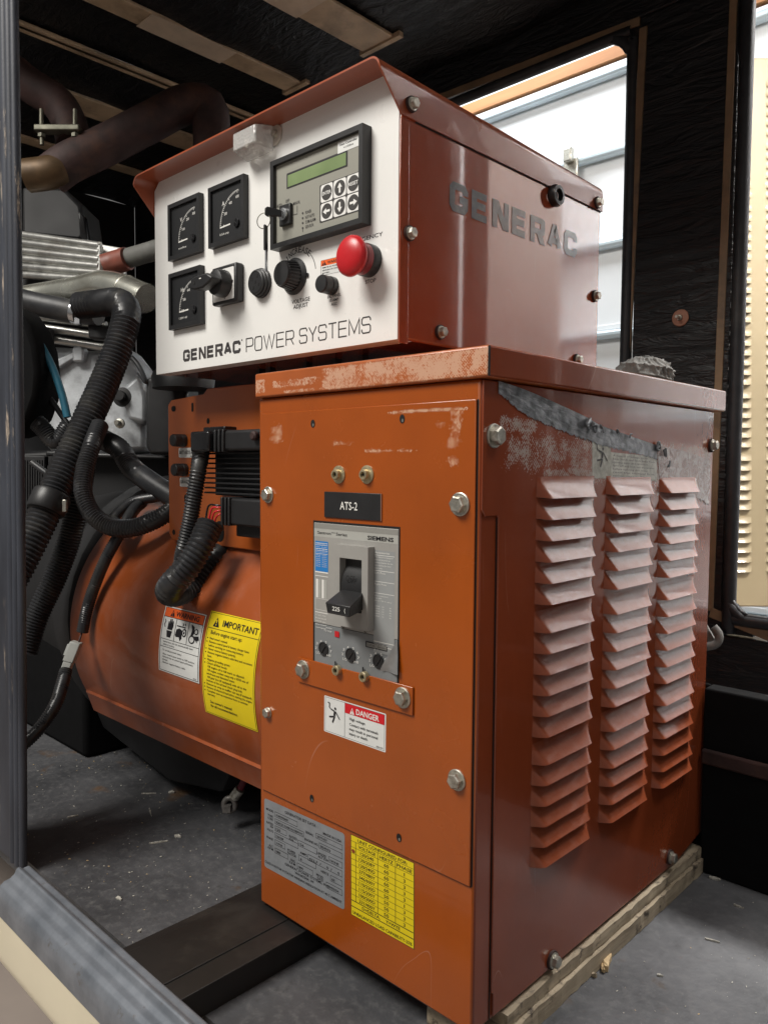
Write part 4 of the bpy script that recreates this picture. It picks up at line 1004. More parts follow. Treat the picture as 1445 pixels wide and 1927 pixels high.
# meters
def meter(px_tl, px_tr, px_bl, sym, name, marks, unit):
    yf = YF-.0075
    x0, x1 = onY(*px_tl, yf).x, onY(*px_tr, yf).x; z1, z0 = onY(*px_tl, yf).z, onY(*px_bl, yf).z
    mb = MB(); t = .0055
    for a, b in (((x0, z0), (x1, z0+t)), ((x0, z1-t), (x1, z1)), ((x0, z0+t), (x0+t, z1-t)), ((x1-t, z0+t), (x1, z1-t))): mb.box((a[0], yf, a[1]), (b[0], YF, b[1]))
    m = mb.build(name, 'black_plastic', ctl)
    yd = yf+.0030
    lb = Label(lambda u, v, h: V((x0+t+(x1-x0-2*t)*u, yd-h, z0+t+(z1-z0-2*t)*v)), .0001)
    lb.rect(0, 0, 1, 1, 0, .5)
    lb.text(sym, .33, .66, .085, m=1, align='l', uv=1, bold=.01)
    cx, cz, R = .86, .26, .60
    for i in range(26):
        a = PI-(PI/2)*i/25; big = i % 8 == 0
        r1 = R-(.055 if big else .035)
        lb.stroke([(cx+R*math.cos(a), cz+R*math.sin(a)), (cx+r1*math.cos(a), cz+r1*math.sin(a))], .012 if big else .009, .012 if big else .009, 1)
    lb.stroke([(cx+R*math.cos(PI-i*PI/40), cz+R*math.sin(PI-i*PI/40)) for i in range(21)], .007, .007, 1)
    for i, s_ in enumerate(marks):
        a = PI-(PI/2)*(i/(len(marks)-1))*.96; lb.text(s_, cx+(R-.13)*math.cos(a), cz+(R-.13)*math.sin(a)-.02, .055, .10 if len(s_) > 1 else .035, 'c', 1, 2, .008)
    lb.text(unit, .25, .10, .045, .30, m=1)
    lb.stroke([(.26, .255), (.60, .265)], .028, .028, 1, 3)
    lb.build('dial', ['meter_face', 'white_ink'], m)
    c = V((x0+t+(x1-x0-2*t)*.82, yd-.0008, z0+t+(z1-z0-2*t)*.24)); mb = MB(); mb.lathe(c, NY, [(.0052, 0), (.0052, .0012), (.004, .0016)], 20); mb.obox(c+NY*.0017, V((.8, 0, -.6)), V((.6, 0, .8)), NY, .0038, .0005, .0002, 1)
    mb.build('zero_screw', ['black_gloss', 'dark'], m, smooth=30)
    mb = MB(); mb.add([(x0+t, yf+.0012, z0+t), (x1-t, yf+.0012, z0+t), (x1-t, yf+.0012, z1-t), (x0+t, yf+.0012, z1-t)], [(0, 1, 2, 3)]); mb.build('glass', 'glass_pane', m, smooth=0)
    return m
meter((315, 386), (374, 364), (317, 491), 'V', 'voltmeter', ('0', '100', '200', '300'), 'volts')
meter((391, 354), (458, 327), (393, 467), 'A', 'ammeter', ('0', '200', '400', '600'), '0-5A amp')
meter((316.5, 516), (376, 502), (318, 621), 'Hz', 'frequency_meter', ('55', '58', '60', '65'), '120V 60')

# ammeter selector
yf = YF-.012
x0, x1 = onY(398, 506, yf).x, onY(444, 493, yf).x; z1, z0 = onY(398, 505, yf).z, onY(400, 576, yf).z
mb = MB(); mb.box((x0, yf, z0), (x1, YF, z1)); sel = mb.build('selector_switch', 'black_plastic', ctl, bevel=.0025)
lb = Label(lambda u, v, h: V((x0+(x1-x0)*u, yf-h, z0+(z1-z0)*v))); lb.rrect(.08, .08, .92, .90, .03, .03, 0, 1)
for s_, u, v in (('0', .55, .80), ('1', .87, .48), ('2', .55, .11), ('3', .11, .48)): lb.text(s_, u, v, .08, .05, 'c', 1, 2)
lb.build('legend_plate', ['white_panel', 'ink_soft'], sel)
sc_ = V(((x0+x1)/2+.002, yf-.0003, (z0+z1)/2)); mb = MB(); mb.lathe(sc_, NY, [(.0165, 0), (.0165, .007), (.0150, .014), (.010, .016)], 28); mb.build('knob_base', 'black_plastic', sel, smooth=30)
mb = MB(); q = sc_+NY*.014     # lever grip
mb.prism([q+V((a, 0, b)) for a, b in ((.012, -.003), (.016, .001), (.004, .008), (-.022, .0075), (-.030, .005), (-.030, -.006), (-.022, -.0085), (-.004, -.0085))], NY*.015); gr = mb.build('lever', 'black_plastic', sel, bevel=.0018)
mb = MB(); mb.lathe(q+V((-.022, -.0152, 0)), NY, [(.0024, 0), (.0024, .0002)], 12); mb.build('hole', 'dark', sel)
mb = MB(); mb.obox(q+V((-.008, -.0153, .003)), NX, NZ, NY, .002, .0006, .0002); mb.build('pointer', 'white_ink', sel)
# buzzer
c = cf(494, 533); mb = MB(); mb.lathe(c, NY, [(.0172, 0), (.0172, .004), (.0158, .0048), (.0158, .0075), (.0142, .0082), (.0142, .0105), (.0125, .0112), (.0125, .0108)], 36)
bz = mb.build('alarm_buzzer', 'black_plastic', ctl, smooth=25)
for a, r in ((0, 0), (60, .0075), (150, .0075), (240, .0075), (330, .0075)):
    q = c+NY*.0110+V((r*math.cos(math.radians(a)), 0, r*math.sin(math.radians(a)))); mb = MB(); mb.obox(q, NX, NZ, NY, .0012, .0017, .0002); mb.build('sound_hole', 'dark', bz, smooth=0)
# voltage knob
c = cf(555, 520); mb = MB(); mb.lathe(c, NY, [(.0205, 0), (.0205, .002), (.0175, .005)], 40)
prof = []; mb.lathe(c+NY*.005, NY, [(.0160, -.001), (.0135, .014), (.0128, .0155), (.0, .0158)], 40); kn = mb.build('voltage_knob', 'black_plastic', ctl, smooth=30)
for i in range(26):
    a = 2*PI*i/26; d = V((math.cos(a), 0, math.sin(a))); mb = MB(); mb.obox(c+d*.0150+NY*.0115, d.cross(NY), (NY+d*-.167).normalized(), d, .0008, .0068, .0007); mb.build('grip_rib', 'black_plastic', kn)
mb = MB(); mb.lathe(cf(579, 517), NY, [(.0024, 0), (.0022, .002)], 12); mb.build('stop_pin', 'black_gloss', ctl)
mb = MB(); mb.obox(c+V((-.012, -.0055, .0150)), V((.8, 0, .6)), V((-.6, 0, .8)), NY, .0004, .004, .0002); mb.build('pointer', 'white_ink', kn)
# fuse holder
c = cf(626, 538); mb = MB(); mb.lathe(c, NY, [(.0098, 0), (.0098, .006), (.0090, .007), (.0090, .0080), (.0096, .0085), (.0096, .0160), (.0086, .0175), (.003, .0178)], 28); mb.build('fuse_holder', 'black_plastic', ctl, smooth=28)
# emergency stop
c = cf(697, 491); mb = MB(); mb.lathe(c, NY, [(.0165, 0), (.0165, .010), (.0155, .012)], 36); es = mb.build('emergency_stop', 'black_plastic', ctl, smooth=30)
mb = MB(); mb.lathe(c+NY*.011, NY, [(.0160, 0), (.0160, .007), (.0155, .0075), (.0155, .011)], 36); mb.build('collar', 'red_dark', es, smooth=30)
mb = MB(); mb.lathe(c+NY*.023, NY, [(.0155, 0), (.0192, .0005), (.0206, .003), (.0201, .0062), (.0174, .0088), (.0124, .0110), (.0066, .0120), (.0, .0122)], 44); ms = mb.build('mushroom_head', 'red_plastic', es, smooth=50)
for a0 in (20, 140, 260):
    pts = [c+NY*(.021+.0101)+V((.0148*math.cos(math.radians(a0+t)), 0, .0148*math.sin(math.radians(a0+t)))) for t in range(0, 62, 6)]
    mb = MB(); mb.tube(pts, .0007, 6, step=.001); mb.build('arrow_groove', 'red_dark', es)

# controller
yf = YF-.013
x0, x1 = onY(508, 303, yf).x, onY(682, 232, yf).x; z1 = (onY(508, 303, yf).z+onY(682, 231, yf).z)/2; z0 = (onY(513, 466, yf).z+onY(683, 420, yf).z)/2
t = .0055; mb = MB()
for a, b in (((x0, z0), (x1, z0+t)), ((x0, z1-t), (x1, z1)), ((x0, z0+t), (x0+t, z1-t)), ((x1-t, z0+t), (x1, z1-t))): mb.box((a[0], yf, a[1]), (b[0], YF, b[1]))
con = mb.build('controller', 'black_plastic', ctl)
yd = yf+.0045; X0, X1, Z0, Z1 = x0+t, x1-t, z0+t, z1-t
def CN(px, py): p = onY(px, py, yd); return (p.x-X0)/(X1-X0), (p.z-Z0)/(Z1-Z0)
lb = Label(lambda u, v, h: V((X0+(X1-X0)*u, yd-h, Z0+(Z1-Z0)*v)), .00012)
lb.rect(0, 0, 1, 1, 0, .5)
a, b = CN(540, 326), CN(653, 311)
lb.rect(a[0], b[1], b[0], a[1]-.0, 1, 1); va, vb2 = CN(540, 353)[1], CN(540, 326)[1]
lb.build('face_plate', ['con_grey', 'ink_soft'], con)
sx0, sx1 = CN(540, 340)[0], CN(654, 310)[0]; sv0, sv1 = (CN(540, 354)[1]+CN(654, 313)[1])/2, (CN(540, 326)[1]+CN(654, 284)[1])/2
lb = Label(lambda u, v, h: V((X0+(X1-X0)*(sx0+(sx1-sx0)*u), yd-.0004-h, Z0+(Z1-Z0)*(sv0+(sv1-sv0)*v))), .00012)
lb.rect(0, 0, 1, 1, 1, .5); lb.rect(.02, .09, .98, .9, 0, 1); lb.build('display', ['lcd', 'ink'], con)
kx0, kx1 = CN(602, 385)[0], .993; kv1 = (CN(602, 347)[1]+CN(680, 322)[1])/2; kv0 = (CN(603, 420)[1]+CN(680, 394)[1])/2
lb = Label(lambda u, v, h: V((X0+(X1-X0)*(kx0+(kx1-kx0)*u), yd-.0003-h, Z0+(Z1-Z0)*(kv0+(kv1-kv0)*v))), .00012)
lb.rrect(0, 0, 1, 1, .02, .03, 1, .5)
kw, kh = .302, .46
for r in range(2):
    for c_ in range(3):
        u0, v0 = .03+c_*.325, .52-r*.49; lb.rrect(u0, v0, u0+kw, v0+kh, .04, .06, 0, 1); uc, vc = u0+kw/2, v0+kh/2
        lb.disc(uc, vc, kw*.43, kh*.44, 1, 2, 28)
        k_ = (r, c_)
        if k_ == (0, 0): lb.text('ENTER', uc, vc-.045, .09, .22, 'c', 0, 3, .015)
        elif k_ == (0, 2): lb.text('RESET', uc, vc-.045, .09, .22, 'c', 0, 3, .015)
        else:
            dx, dy = {(0, 1): (0, 1), (1, 0): (-1, 0), (1, 1): (0, -1), (1, 2): (1, 0)}[k_]
            f = lambda a, b: (uc+(dx*a-dy*b)*kw*.30, vc+(dy*a+dx*b)*kh*.30)
            lb.poly([f(-.9, -.22), (f(.15, -.22)), f(.15, .22), f(-.9, .22)], 0, 3); lb.poly([f(.1, -.62), f(1.0, 0), f(.1, .62)], 0, 3.5)
lb.build('keypad', ['white_panel', 'key_dark'], con)
lb = Label(lambda u, v, h: V((X0+(X1-X0)*u, yd-.0003-h, Z0+(Z1-Z0)*v)), .0001)
s0 = CN(542, 405)
def tx(s_, px, py, cap_px, wpx): 
    p = CN(px, py); q = CN(px, py-cap_px); w1 = CN(px+wpx, py); lb.text(s_, p[0], p[1], q[1]-p[1], w1[0]-p[0], 'l', 0, 2, .008)
tx('AUTO', 521, 391, 6, 10); tx('OFF', 538, 381.5, 6, 7); tx('MANUAL', 552, 386, 6, 13)
for i, s_ in enumerate(('POWER', 'NOT AUTO', 'COM ALARM', 'GEN RUN')): tx(s_, 575, 402.5+10*i-1.0*i, 6, (11, 17, 19, 15)[i]); p = CN(570, 400.5+9.3*i); lb.disc(p[0], p[1], .009, .013, 0, 2, 12)
for a_, b_ in (((542, 391), (542, 384)), ((559.5, 402), (559.5, 386)), ((551, 404), (559.5, 402)), ((570, 428), (570, 436))): lb.stroke([CN(*a_), CN(*b_)], .004, .006, 0, 2)
lb.build('legend', ['ink_soft'], con)
a, b = CN(636, 272), CN(677, 256); vtop = (CN(636, 268)[1]+CN(677, 251)[1])/2; vbot = (CN(636, 288)[1]+CN(677, 274)[1])/2
lb = Label(lambda u, v, h: V((X0+(X1-X0)*(a[0]+(b[0]-a[0])*u), yd-.0003-h, Z0+(Z1-Z0)*(vbot+(vtop-vbot)*v))), .0001)
lb.rect(0, 0, 1, 1, 0, .5); lb.text('New Controller', .10, .60, .20, .80, m=1, bold=.012); lb.text('=1103hrs', .28, .28, .18, .45, m=1, bold=.012); lb.build('note_sticker', ['paper', 'ink'], con)
# key switch plate
p0 = onY(541, 405, yd); mb = MB(); mb.box((p0.x-.0095, yd-.0045, p0.z-.0115), (p0.x+.0095, yd-.0003, p0.z+.0115)); mb.build('key_switch', 'black_plastic', con, bevel=.001)
mb = MB(); mb.lathe(p0+V((0, -.0045, 0)), NY, [(.0068, 0), (.0068, .003), (.005, .0034)], 20); mb.build('lock_barrel', 'bright_steel', con, smooth=30)
# the key with its ring and a second key hanging from it
ky = thing('ring_of_keys', 'black headed key in the controller lock with ring and hanging spare key', 'keys', p0+V((0, -.02, 0)))
k0 = V((p0.x, yd-.008, p0.z)); kd = V((-.52, -.85, .03)).normalized()
mb = MB(); mb.obox(k0+kd*.004, kd, NZ, kd.cross(NZ), .008, .003, .001); mb.build('key_blade', 'bright_steel', ky)
mb = MB(); q = k0+kd*.008; sd = V((0, 0, 1)); mb.prism([q+kd*a+sd*b-kd.cross(NZ)*.0016 for a, b in ((-.008, -.003), (.008, -.005), (.011, -.003), (.011, .004), (.008, .006), (-.008, .0035))], kd.cross(NZ)*.0032); mb.build('key_head', 'black_plastic', ky, bevel=.0008)
rc = q+kd*.009+V((-.004, -.001, -.009)); mb = MB(); ru, rv = kd.cross(V((0, .2, 1))).normalized(), NZ
mb.tube([rc+(V((.93, .36, 0))*math.cos(x)+NZ*math.sin(x))*.0085 for x in [2*PI*i/20 for i in range(20)]], .0005, 6, closed=True, step=.002); mb.build('ring', 'zinc_dim', ky, smooth=60)
sk = rc+V((.004, -.001, -.008)); mb = MB(); mb.obox(sk+V((.001, 0, -.012)), V((.5, -.85, 0)), NZ, V((.85, .5, 0)), .0042, .014, .0014); mb.build('spare_key_head', 'black_plastic', ky, bevel=.001)
mb = MB(); mb.obox(sk+V((.002, 0, -.037)), V((.5, -.85, 0)), NZ, V((.85, .5, 0)), .0022, .012, .0008); mb.build('spare_key_blade', 'bright_steel', ky)

# clear panel lamp
lampc = onY(486, 262, YF-.018)
lam = mb = MB(); bx = onY(513, 258, YF)
mb.prism([bx+V((a, 0, b)) for a, b in ((-.042, -.011), (.010, -.011), (.017, -.006), (.0185, .002), (.017, .008), (.010, .012), (-.042, .012))], NY*.003); la = mb.build('panel_lamp', 'lens_base', ctl, bevel=.001)
l0, l1 = onY(439, 262, YF-.026), onY(481, 262, YF-.026)
lz1, lz0 = onY(460, 238, YF-.026).z, onY(460, 283, YF-.026).z
mb = MB(); X_, x_ = l0.x, l1.x
fa = [(X_, YF-.027, lz0+.004), (x_, YF-.027, lz0+.004), (x_, YF-.027, lz1-.002), (X_, YF-.027, lz1-.002)]
ba = [(X_-.004, YF-.003, lz0-.001), (x_+.004, YF-.003, lz0-.001), (x_+.004, YF-.003, lz1+.002), (X_-.004, YF-.003, lz1+.002)]
mb.add(fa+ba, [(0, 1, 2, 3), (7, 6, 5, 4), (0, 4, 5, 1), (1, 5, 6, 2), (2, 6, 7, 3), (3, 7, 4, 0)]); mb.build('lens', 'clear', la, bevel=.002)
mb = MB(); mb.lathe(V(((X_+x_)/2, YF-.0035, (lz0+lz1)/2-.003)), NY, [(.007, 0), (.007, .006), (.0045, .008), (.005, .014), (.003, .017), (.0, .0172)], 20); mb.build('bulb', 'lens_base', la, smooth=40)
hex_bolt(la, bx+V((.008, -.003, .001)), NY, .0042, 1.2, 'zinc', .6)

# side: maker's name, grommet, bolts
XC = xR+.0004
g0, g1 = onX(845, 402, XC), onX(1085, 478, XC); gt = onX(845, 347, XC)
zb_, zt_ = onX(850, 398, XC).z, onX(850, 347, XC).z; zb2, zt2 = onX(1080, 482, XC).z, onX(1080, 431, XC).z
zb_ = (zb_+zb2)/2; zt_ = (zt_+zt2)/2
lb = Label(lambda u, v, h: V((XC+.00015+h, g0.y+(g1.y-g0.y)*u, zb_+(zt_-zb_)*v)), .00004)
logo(lb, 'GENERAC', 0, 1, 0, 1, .036, .25, .20, 0); lb.build('maker_name', ['faded_vinyl'], ctl)
c = onX(1040, 369, XC); mb = MB(); mb.lathe(c+NX*.0005, NX, [(.0125, 0), (.0135, .004), (.012, .009), (.0075, .0095), (.007, .003)], 28, caps=False); mb.lathe(c+NX*.003, NX, [(.0072, 0), (.0001, .0001)], 20, 1, caps=False); mb.build('grommet', ['black_plastic', 'dark'], ctl, smooth=40)
for p, o_ in (((773, 196), .0020), ((769, 439), 0), ((827, 625), 0), ((1123, 381), .0020), ((1118, 557), 0), ((1084, 677), 0)): hex_bolt(ctl, onX(*p, XC+o_), NX, .0052, 1.25, 'zinc', .95, seal=.0025)
# feet: two channels that carry the cabinet above the switch box
for y0_, x0_ in ((.06, -.27), (.36, -.27)):
    mb = MB(); mb.box((x0_, y0_, ZC+.0005), (.13, y0_+.03, zC0-.0005)); 
    mb = MB(); mb.box((onY(566, 690, .37).x, y0_, ZC+.0005), (.13, y0_+.03, zC0-.0005))
    if y0_ > .2: mb.build('support_channel', 'deep_black', ctl, bevel=.002)
for px in (497, 517, 585, 640, 690):
    p = onY(px, 690, .10); mb = MB(); mb.box((p.x-.003, .09, ZC+.0005), (p.x+.003, .10, zC0-.0005)); mb.lathe(V((p.x, .10, zC0-.014)), NZ, [(.006, 0), (.006, .006)], 6); mb.build('standoff', 'deep_black', ctl)
# ================================================================== ALTERNATOR
BY, BZ, BR, BX0, BX1 = .285, .226, .242, -.60, -.012
alt = thing('alternator', 'big round burnt orange alternator barrel behind the switch cabinet', 'alternator', (-.3, BY, ZF))
def barrel(px, py, R=BR):
    d = ray(px, py); a = d.y**2+d.z**2; oy, oz = CAM.y-BY, CAM.z-BZ; b = oy*d.y+oz*d.z; c = oy*oy+oz*oz-R*R
    t = (-b-math.sqrt(max(0, b*b-a*c)))/a; return CAM+d*t
ang = lambda p: math.atan2(p.z-BZ, BY-p.y)
a_lo = math.radians(-27)
MT['barrel_paint'] = paint('barrel_paint', (.36, .080, .018), .36, coat=.25, peel=.05, scuff=.10, dust=.16)
mb = MB(); rows = [(BX0-.0, BR-.012), (BX0+.004, BR-.004), (BX0+.014, BR), (-.3, BR), (BX1, BR)]
NS = 64
def bpt(x, r, t): a = a_lo+t*(2*PI-2*abs(a_lo)-PI*0-2*math.radians(90-27)+0) if False else a_lo+t*(PI-2*a_lo); return V((x, BY-r*math.cos(a), BZ+r*math.sin(a)))
mb.add([bpt(x, r, i/NS) for x, r in rows for i in range(NS+1)], [(k*(NS+1)+i, k*(NS+1)+i+1, (k+1)*(NS+1)+i+1, (k+1)*(NS+1)+i) for k in range(len(rows)-1) for i in range(NS)])
mb.add([bpt(BX0, BR-.012, i/NS) for i in range(NS+1)]+[V((BX0, BY, BZ))], [(i, i+1, NS+1) for i in range(NS)])
mb.build('barrel', 'barrel_paint', alt, smooth=40)
# folded lower rail: seam lip and inward sloping band
e = bpt(0, BR, 0); mb = MB()
prof = [(e.y-.0015, e.z+.004), (e.y-.004, e.z), (e.y-.001, e.z-.005), (e.y+.010, e.z-.036), (e.y+.022, e.z-.038)]
mb.add([V((x, y, z)) for x in (BX0+.02, BX1) for y, z in prof], [(i, i+1, i+6, i+5) for i in range(4)])
mb.build('lower_rail', 'barrel_paint', alt, smooth=30)
mb = MB(); mb.lathe(V((BX0+.05, BY+.005, BZ)), NX, [(BR-.035, 0), (BR-.030, .2), (BR-.03, BX1-BX0-.08)], 40); mb.build('inner_frame', 'deep_black', alt)
mb = MB()   # black bell of the flywheel housing
mb.lathe(V((BX0-.002, BY+.02, BZ+.01)), -NX, [(BR-.004, 0), (BR+.012, .012), (BR+.014, .05), (BR-.02, .16), (BR-.03, .40)], 40); mb.build('flywheel_housing', 'deep_black', alt, smooth=40)
mb = MB(); q = [onY(165, 1310, .075), onY(360, 1412, .10), onY(290, 1436, .13), onY(215, 1400, .12)]
mb.prism([V((BX0-.05, .10, .10)), V((BX0-.05, .13, ZF+.055)), V((-.42, .13, ZF+.02)), V((-.27, .13, ZF+.045)), V((-.22, .12, .075))], (0, .2, 0)); mb.build('mounting_foot', 'deep_black', alt, bevel=.004)
mb = MB(); mb.box((-.10, .12, ZF), (-.02, .40, .05)); mb.build('mounting_foot', 'barrel_paint', alt, bevel=.004)
def curved(tl, tr, bl, br):
    tl, tr, bl, br = [barrel(*p) for p in (tl, tr, bl, br)]
    x0, x1 = (tl.x+bl.x)/2, (tr.x+br.x)/2; a1, a0 = (ang(tl)+ang(tr))/2, (ang(bl)+ang(br))/2
    return Label(lambda u, v, h: V((x0+(x1-x0)*u, BY-(BR+.0006+h)*math.cos(a0+(a1-a0)*v), BZ+(BR+.0006+h)*math.sin(a0+(a1-a0)*v))), .00022)
lb = curved((315, 1138), (391.5, 1160), (299, 1258), (374, 1288))
lb.rect(0, 0, 1, 1, 0, .5, 1, 24); lb.frame(.02, .015, .98, .985, .012, .009, 1, 1, 24)
lb.rect(.03, .845, .97, .978, 2, 1.5, 1, 6); lb.rect(.03, .838, .97, .846, 1, 2)
for v in (.50, .385): lb.rect(.03, v, .97, v+.007, 1, 2)
for u in (.35, .66): lb.rect(u, .505, u+.010, .84, 1, 2, 1, 8)
warn_triangle(lb, .23, .91, .055, .05, 1, 2, 3); lb.text('WARNING', .31, .875, .075, .56, m=1, L=3, bold=.02)
# pictograms: hand, belt, gears
lb.poly([(.17, .54), (.26, .54), (.29, .64), (.15, .64)], 1, 2); lb.poly([(.16, .655), (.28, .655), (.30, .71), (.29, .79), (.27, .80), (.265, .735), (.255, .82), (.235, .825), (.23, .74), (.22, .82), (.20, .815), (.198, .735), (.185, .78), (.165, .775), (.165, .70)], 1, 2)
lb.stroke([(.07, .80), (.095, .77), (.075, .72), (.10, .68)], .018, .013, 1, 2)
lb.rect(.385, .735, .60, .752, 1, 2); lb.disc(.585, .665, .055, .062, 1, 2); lb.disc(.585, .665, .034, .04, 0, 3); lb.disc(.585, .665, .018, .021, 1, 4)
lb.poly([(.37, .60), (.39, .69), (.46, .715), (.53, .69), (.54, .57), (.50, .53), (.47, .585), (.40, .575)], 1, 2); lb.stroke([(.52, .80), (.54, .775), (.52, .76)], .018, .012, 1, 2); lb.stroke([(.575, .80), (.59, .77)], .018, .012, 1, 2)
lb.poly([(.72, .82), (.80, .79), (.82, .70), (.76, .62), (.72, .585), (.74, .66), (.76, .72)], 1, 2); lb.disc(.86, .725, .05, .045, 1, 2, 10); lb.disc(.86, .725, .03, .028, 0, 3); lb.disc(.78, .60, .075, .062, 1, 2, 14); lb.disc(.78, .60, .05, .042, 0, 3); lb.poly([(.82, .655), (.93, .67), (.95, .62), (.90, .60), (.92, .57), (.86, .61)], 1, 4)
for i, (s_, wd, v) in enumerate((('Generator set can automatically start', .74, .455), ('without notice.', .29, .412), ('To avoid personal injury:', .48, .325), ('-Place control panel switch to OFF position.', .80, .265), ('-Remove fuse on control panel and battery', .76, .222), (' charger.', .15, .180), ('-Remove negative battery cable.', .58, .137))): lb.text(s_, .10, v, .028, wd, m=1, L=2)
lb.text('084200', .86, .035, .022, .08, m=1)
lb.build('warning_sticker', ['paper', 'ink', 'orange_ink'], alt)
lb = curved((397.5, 1148), (492, 1172), (390, 1342), (492, 1378))
lb.rect(0, 0, 1, 1, 0, .5, 1, 36); lb.frame(.015, .01, .985, .99, .008, .004, 1, 1, 36); lb.rect(.02, .838, .98, .843, 1, 2)
warn_triangle(lb, .17, .905, .058, .045, 1, 0, 3); lb.text('IMPORTANT', .29, .878, .062, .66, m=1, L=3, bold=.008)
lb.text('Before engine start up:', .10, .785, .036, .60, m=1, bold=.006)
T_ = ('*Read owner\'s manual.', '*Remove control panel & battery charger fuses', ' before servicing or connecting battery.', '*Never reverse battery polarity.', '*Remove negative battery cable first and reconnect', ' last.', '*Negative grounding system.', '*Check all fluid levels:', ' - Fill engine oil to full mark on dipstick.', ' - Fill engine coolant using only a 50/50 mix of', '   anti-freeze and deionized water.', ' - Fill gear box (if equipped) with oil to the', '   bottom of the oil level check plug hole.', '*Remove tie wrap on muffler rain cap (if equipped).', '*Remove all electrical load before starting the engine.', '*Complete start-up inspection form to activate', ' warranty.')
for i, s_ in enumerate(T_):
    q = s_.lstrip('* -'); lb.text(q, .10 if not s_.startswith(' -') else .12, .735-.0335*i, .0215, min(.86, .0172*len(q)), m=1, bold=.004)
    if s_[0] == '*': lb.disc(.055, .743-.0335*i, .010, .0065, 1, 2, 8)
lb.text("See owner's manual", .14, .125, .026, .42, m=1, bold=.012); lb.text('for all recommendations.', .14, .085, .026, .52, m=1, bold=.012)
lb.build('important_sticker', ['yellow', 'ink'], alt)

# ================================================================== MOUNTING PLATE WITH REGULATOR
YPL = .10
plt = thing('mounting_plate', 'orange sheet steel mounting plate with slots left of the switch cabinet', 'plate', (-.2, YPL, .39))
Pp = [onY(*p, YPL) for p in ((316, 762), (322, 753), (383, 741), (389, 731), (491, 721))]
P = [(p.x, p.z) for p in Pp]; zbot = (onY(320, 1012, YPL).z+onY(488, 1041, YPL).z)/2
P = [(P[0][0], P[0][1])]+P[1:4]+[(-.001, P[4][1])]+[(-.001, zbot), (P[0][0]+.008, zbot), (P[0][0], zbot+.010)]
MT['plate_paint'] = paint('plate_paint', (.46, .105, .016), .34, coat=.3, peel=.04)
mb = MB(); mb.prism([V((a, YPL, b)) for a, b in P], (0, .003, 0)); mb.build('plate', 'plate_paint', plt, bevel=.0012)
def slot(px, py, rx, rz, nm='slot'):
    p = onY(px, py, YPL-.0004); mb = MB(); k = min(rx, rz); Q = []
    for i in range(20):
        a = 2*PI*i/20; c, s = math.cos(a), math.sin(a); Q.append(p+V(((rx-k)*(1 if c > 0 else -1)+k*c, 0, (rz-k)*(1 if s > 0 else -1)+k*s)))
    mb.add(Q, [list(range(20))]); return mb.build(nm, 'dark', plt, smooth=0)
slot(326.5, 769, .0062, .0042); slot(362, 766, .0026, .0068); slot(391.5, 792, .0036, .0042, 'screw_hole'); slot(350, 939, .0048, .0070, 'screw_hole'); slot(327, 1001.5, .0042, .0042, 'screw_hole'); slot(413, 1000, .0112, .0150, 'cable_hole')
for n_, (tl, tr, bl, br, s_) in enumerate((((336, 843), (368, 842), (337, 861), (368, 861), 'BATT AGC15 AMP'), ((338, 898), (368, 899), (339, 916), (368, 916), 'IGN AGC15 AMP'))):
    lb = Label(quad_fn(*[onY(*p, YPL-.0002) for p in (tl, tr, bl, br)], NY)); lb.rrect(0, 0, 1, 1, .08, .13, 0, .5); lb.text(s_, .06, .36, .36, .90, m=1, bold=.02); lb.text('084611', .70, .08, .14, .2, m=1); lb.build('fuse_sticker', ['paper', 'ink'], plt)
for px, py in ((347, 829), (349, 884)):
    c = onY(px, py, YPL); mb = MB(); mb.lathe(c, NY, [(.0095, 0), (.0095, .007), (.0088, .0075), (.0088, .009), (.0096, .0095), (.0092, .019), (.0082, .0205), (.003, .0208)], 24); mb.build('fuse_holder', 'black_plastic', plt, smooth=28)
reg = thing('voltage_regulator', 'black finned voltage regulator with two plugs on the orange plate', 'regulator', onY(440, 890, .09))
yr = .072
x0, x1 = onY(393, 890, yr).x, -.004; z1, z0 = onY(440, 848, yr).z, onY(440, 934, yr).z
mb = MB(); mb.box((x0+.004, yr+.008, z0), (x1, YPL-.0003, z1)); mb.build('housing', 'black_plastic', reg)
for i in range(9):
    z = z0+(z1-z0)*(i+.5)/9; mb = MB(); mb.box((x0-(.012 if i % 1 == 0 else 0), yr, z-.0012), (x1, yr+.010, z+.0012)); mb.build('fin', 'black_plastic', reg, bevel=.0004)
def plug(zc, zh, px0):
    xa = onY(px0, 830, .05).x; mb = MB(); mb.box((xa+.045, .052, zc-zh), (x1, YPL-.0003, zc+zh)); o = mb.build('plug_body', 'black_plastic', reg, bevel=.004)
    mb = MB(); mb.box((xa, .046, zc-zh*1.05), (xa+.044, .085, zc+zh*1.0)); mb.build('plug_cap', 'black_gloss', o, bevel=.003)
    for k_ in range(3): mb = MB(); mb.box((xa+.052+.009*k_, .049, zc-zh*1.1), (xa+.056+.009*k_, .09, zc+zh*1.08)); mb.build('plug_ridge', 'black_plastic', o, bevel=.001)
zc = onY(420, 829, .05).z; plug(zc, .0135, 362)
mb = MB(); p = onY(382, 808, .055); mb.box((p.x, .055, p.z-.004), (p.x+.05, .075, p.z+.003)); mb.build('latch', 'black_gloss', reg, bevel=.0015)
mb = MB(); p = onY(481, 820, .05); mb.lathe(p, NY, [(.006, 0), (.006, .004), (.004, .006)], 12); mb.build('screw', 'pipe_brown', reg, smooth=30)
zc2 = onY(430, 962, .055).z; xa = onY(414, 962, .055).x
mb = MB(); mb.box((xa, .055, zc2-.018), (x1, YPL-.0003, zc2+.017)); mb.build('plug_body', 'black_plastic', reg, bevel=.003)
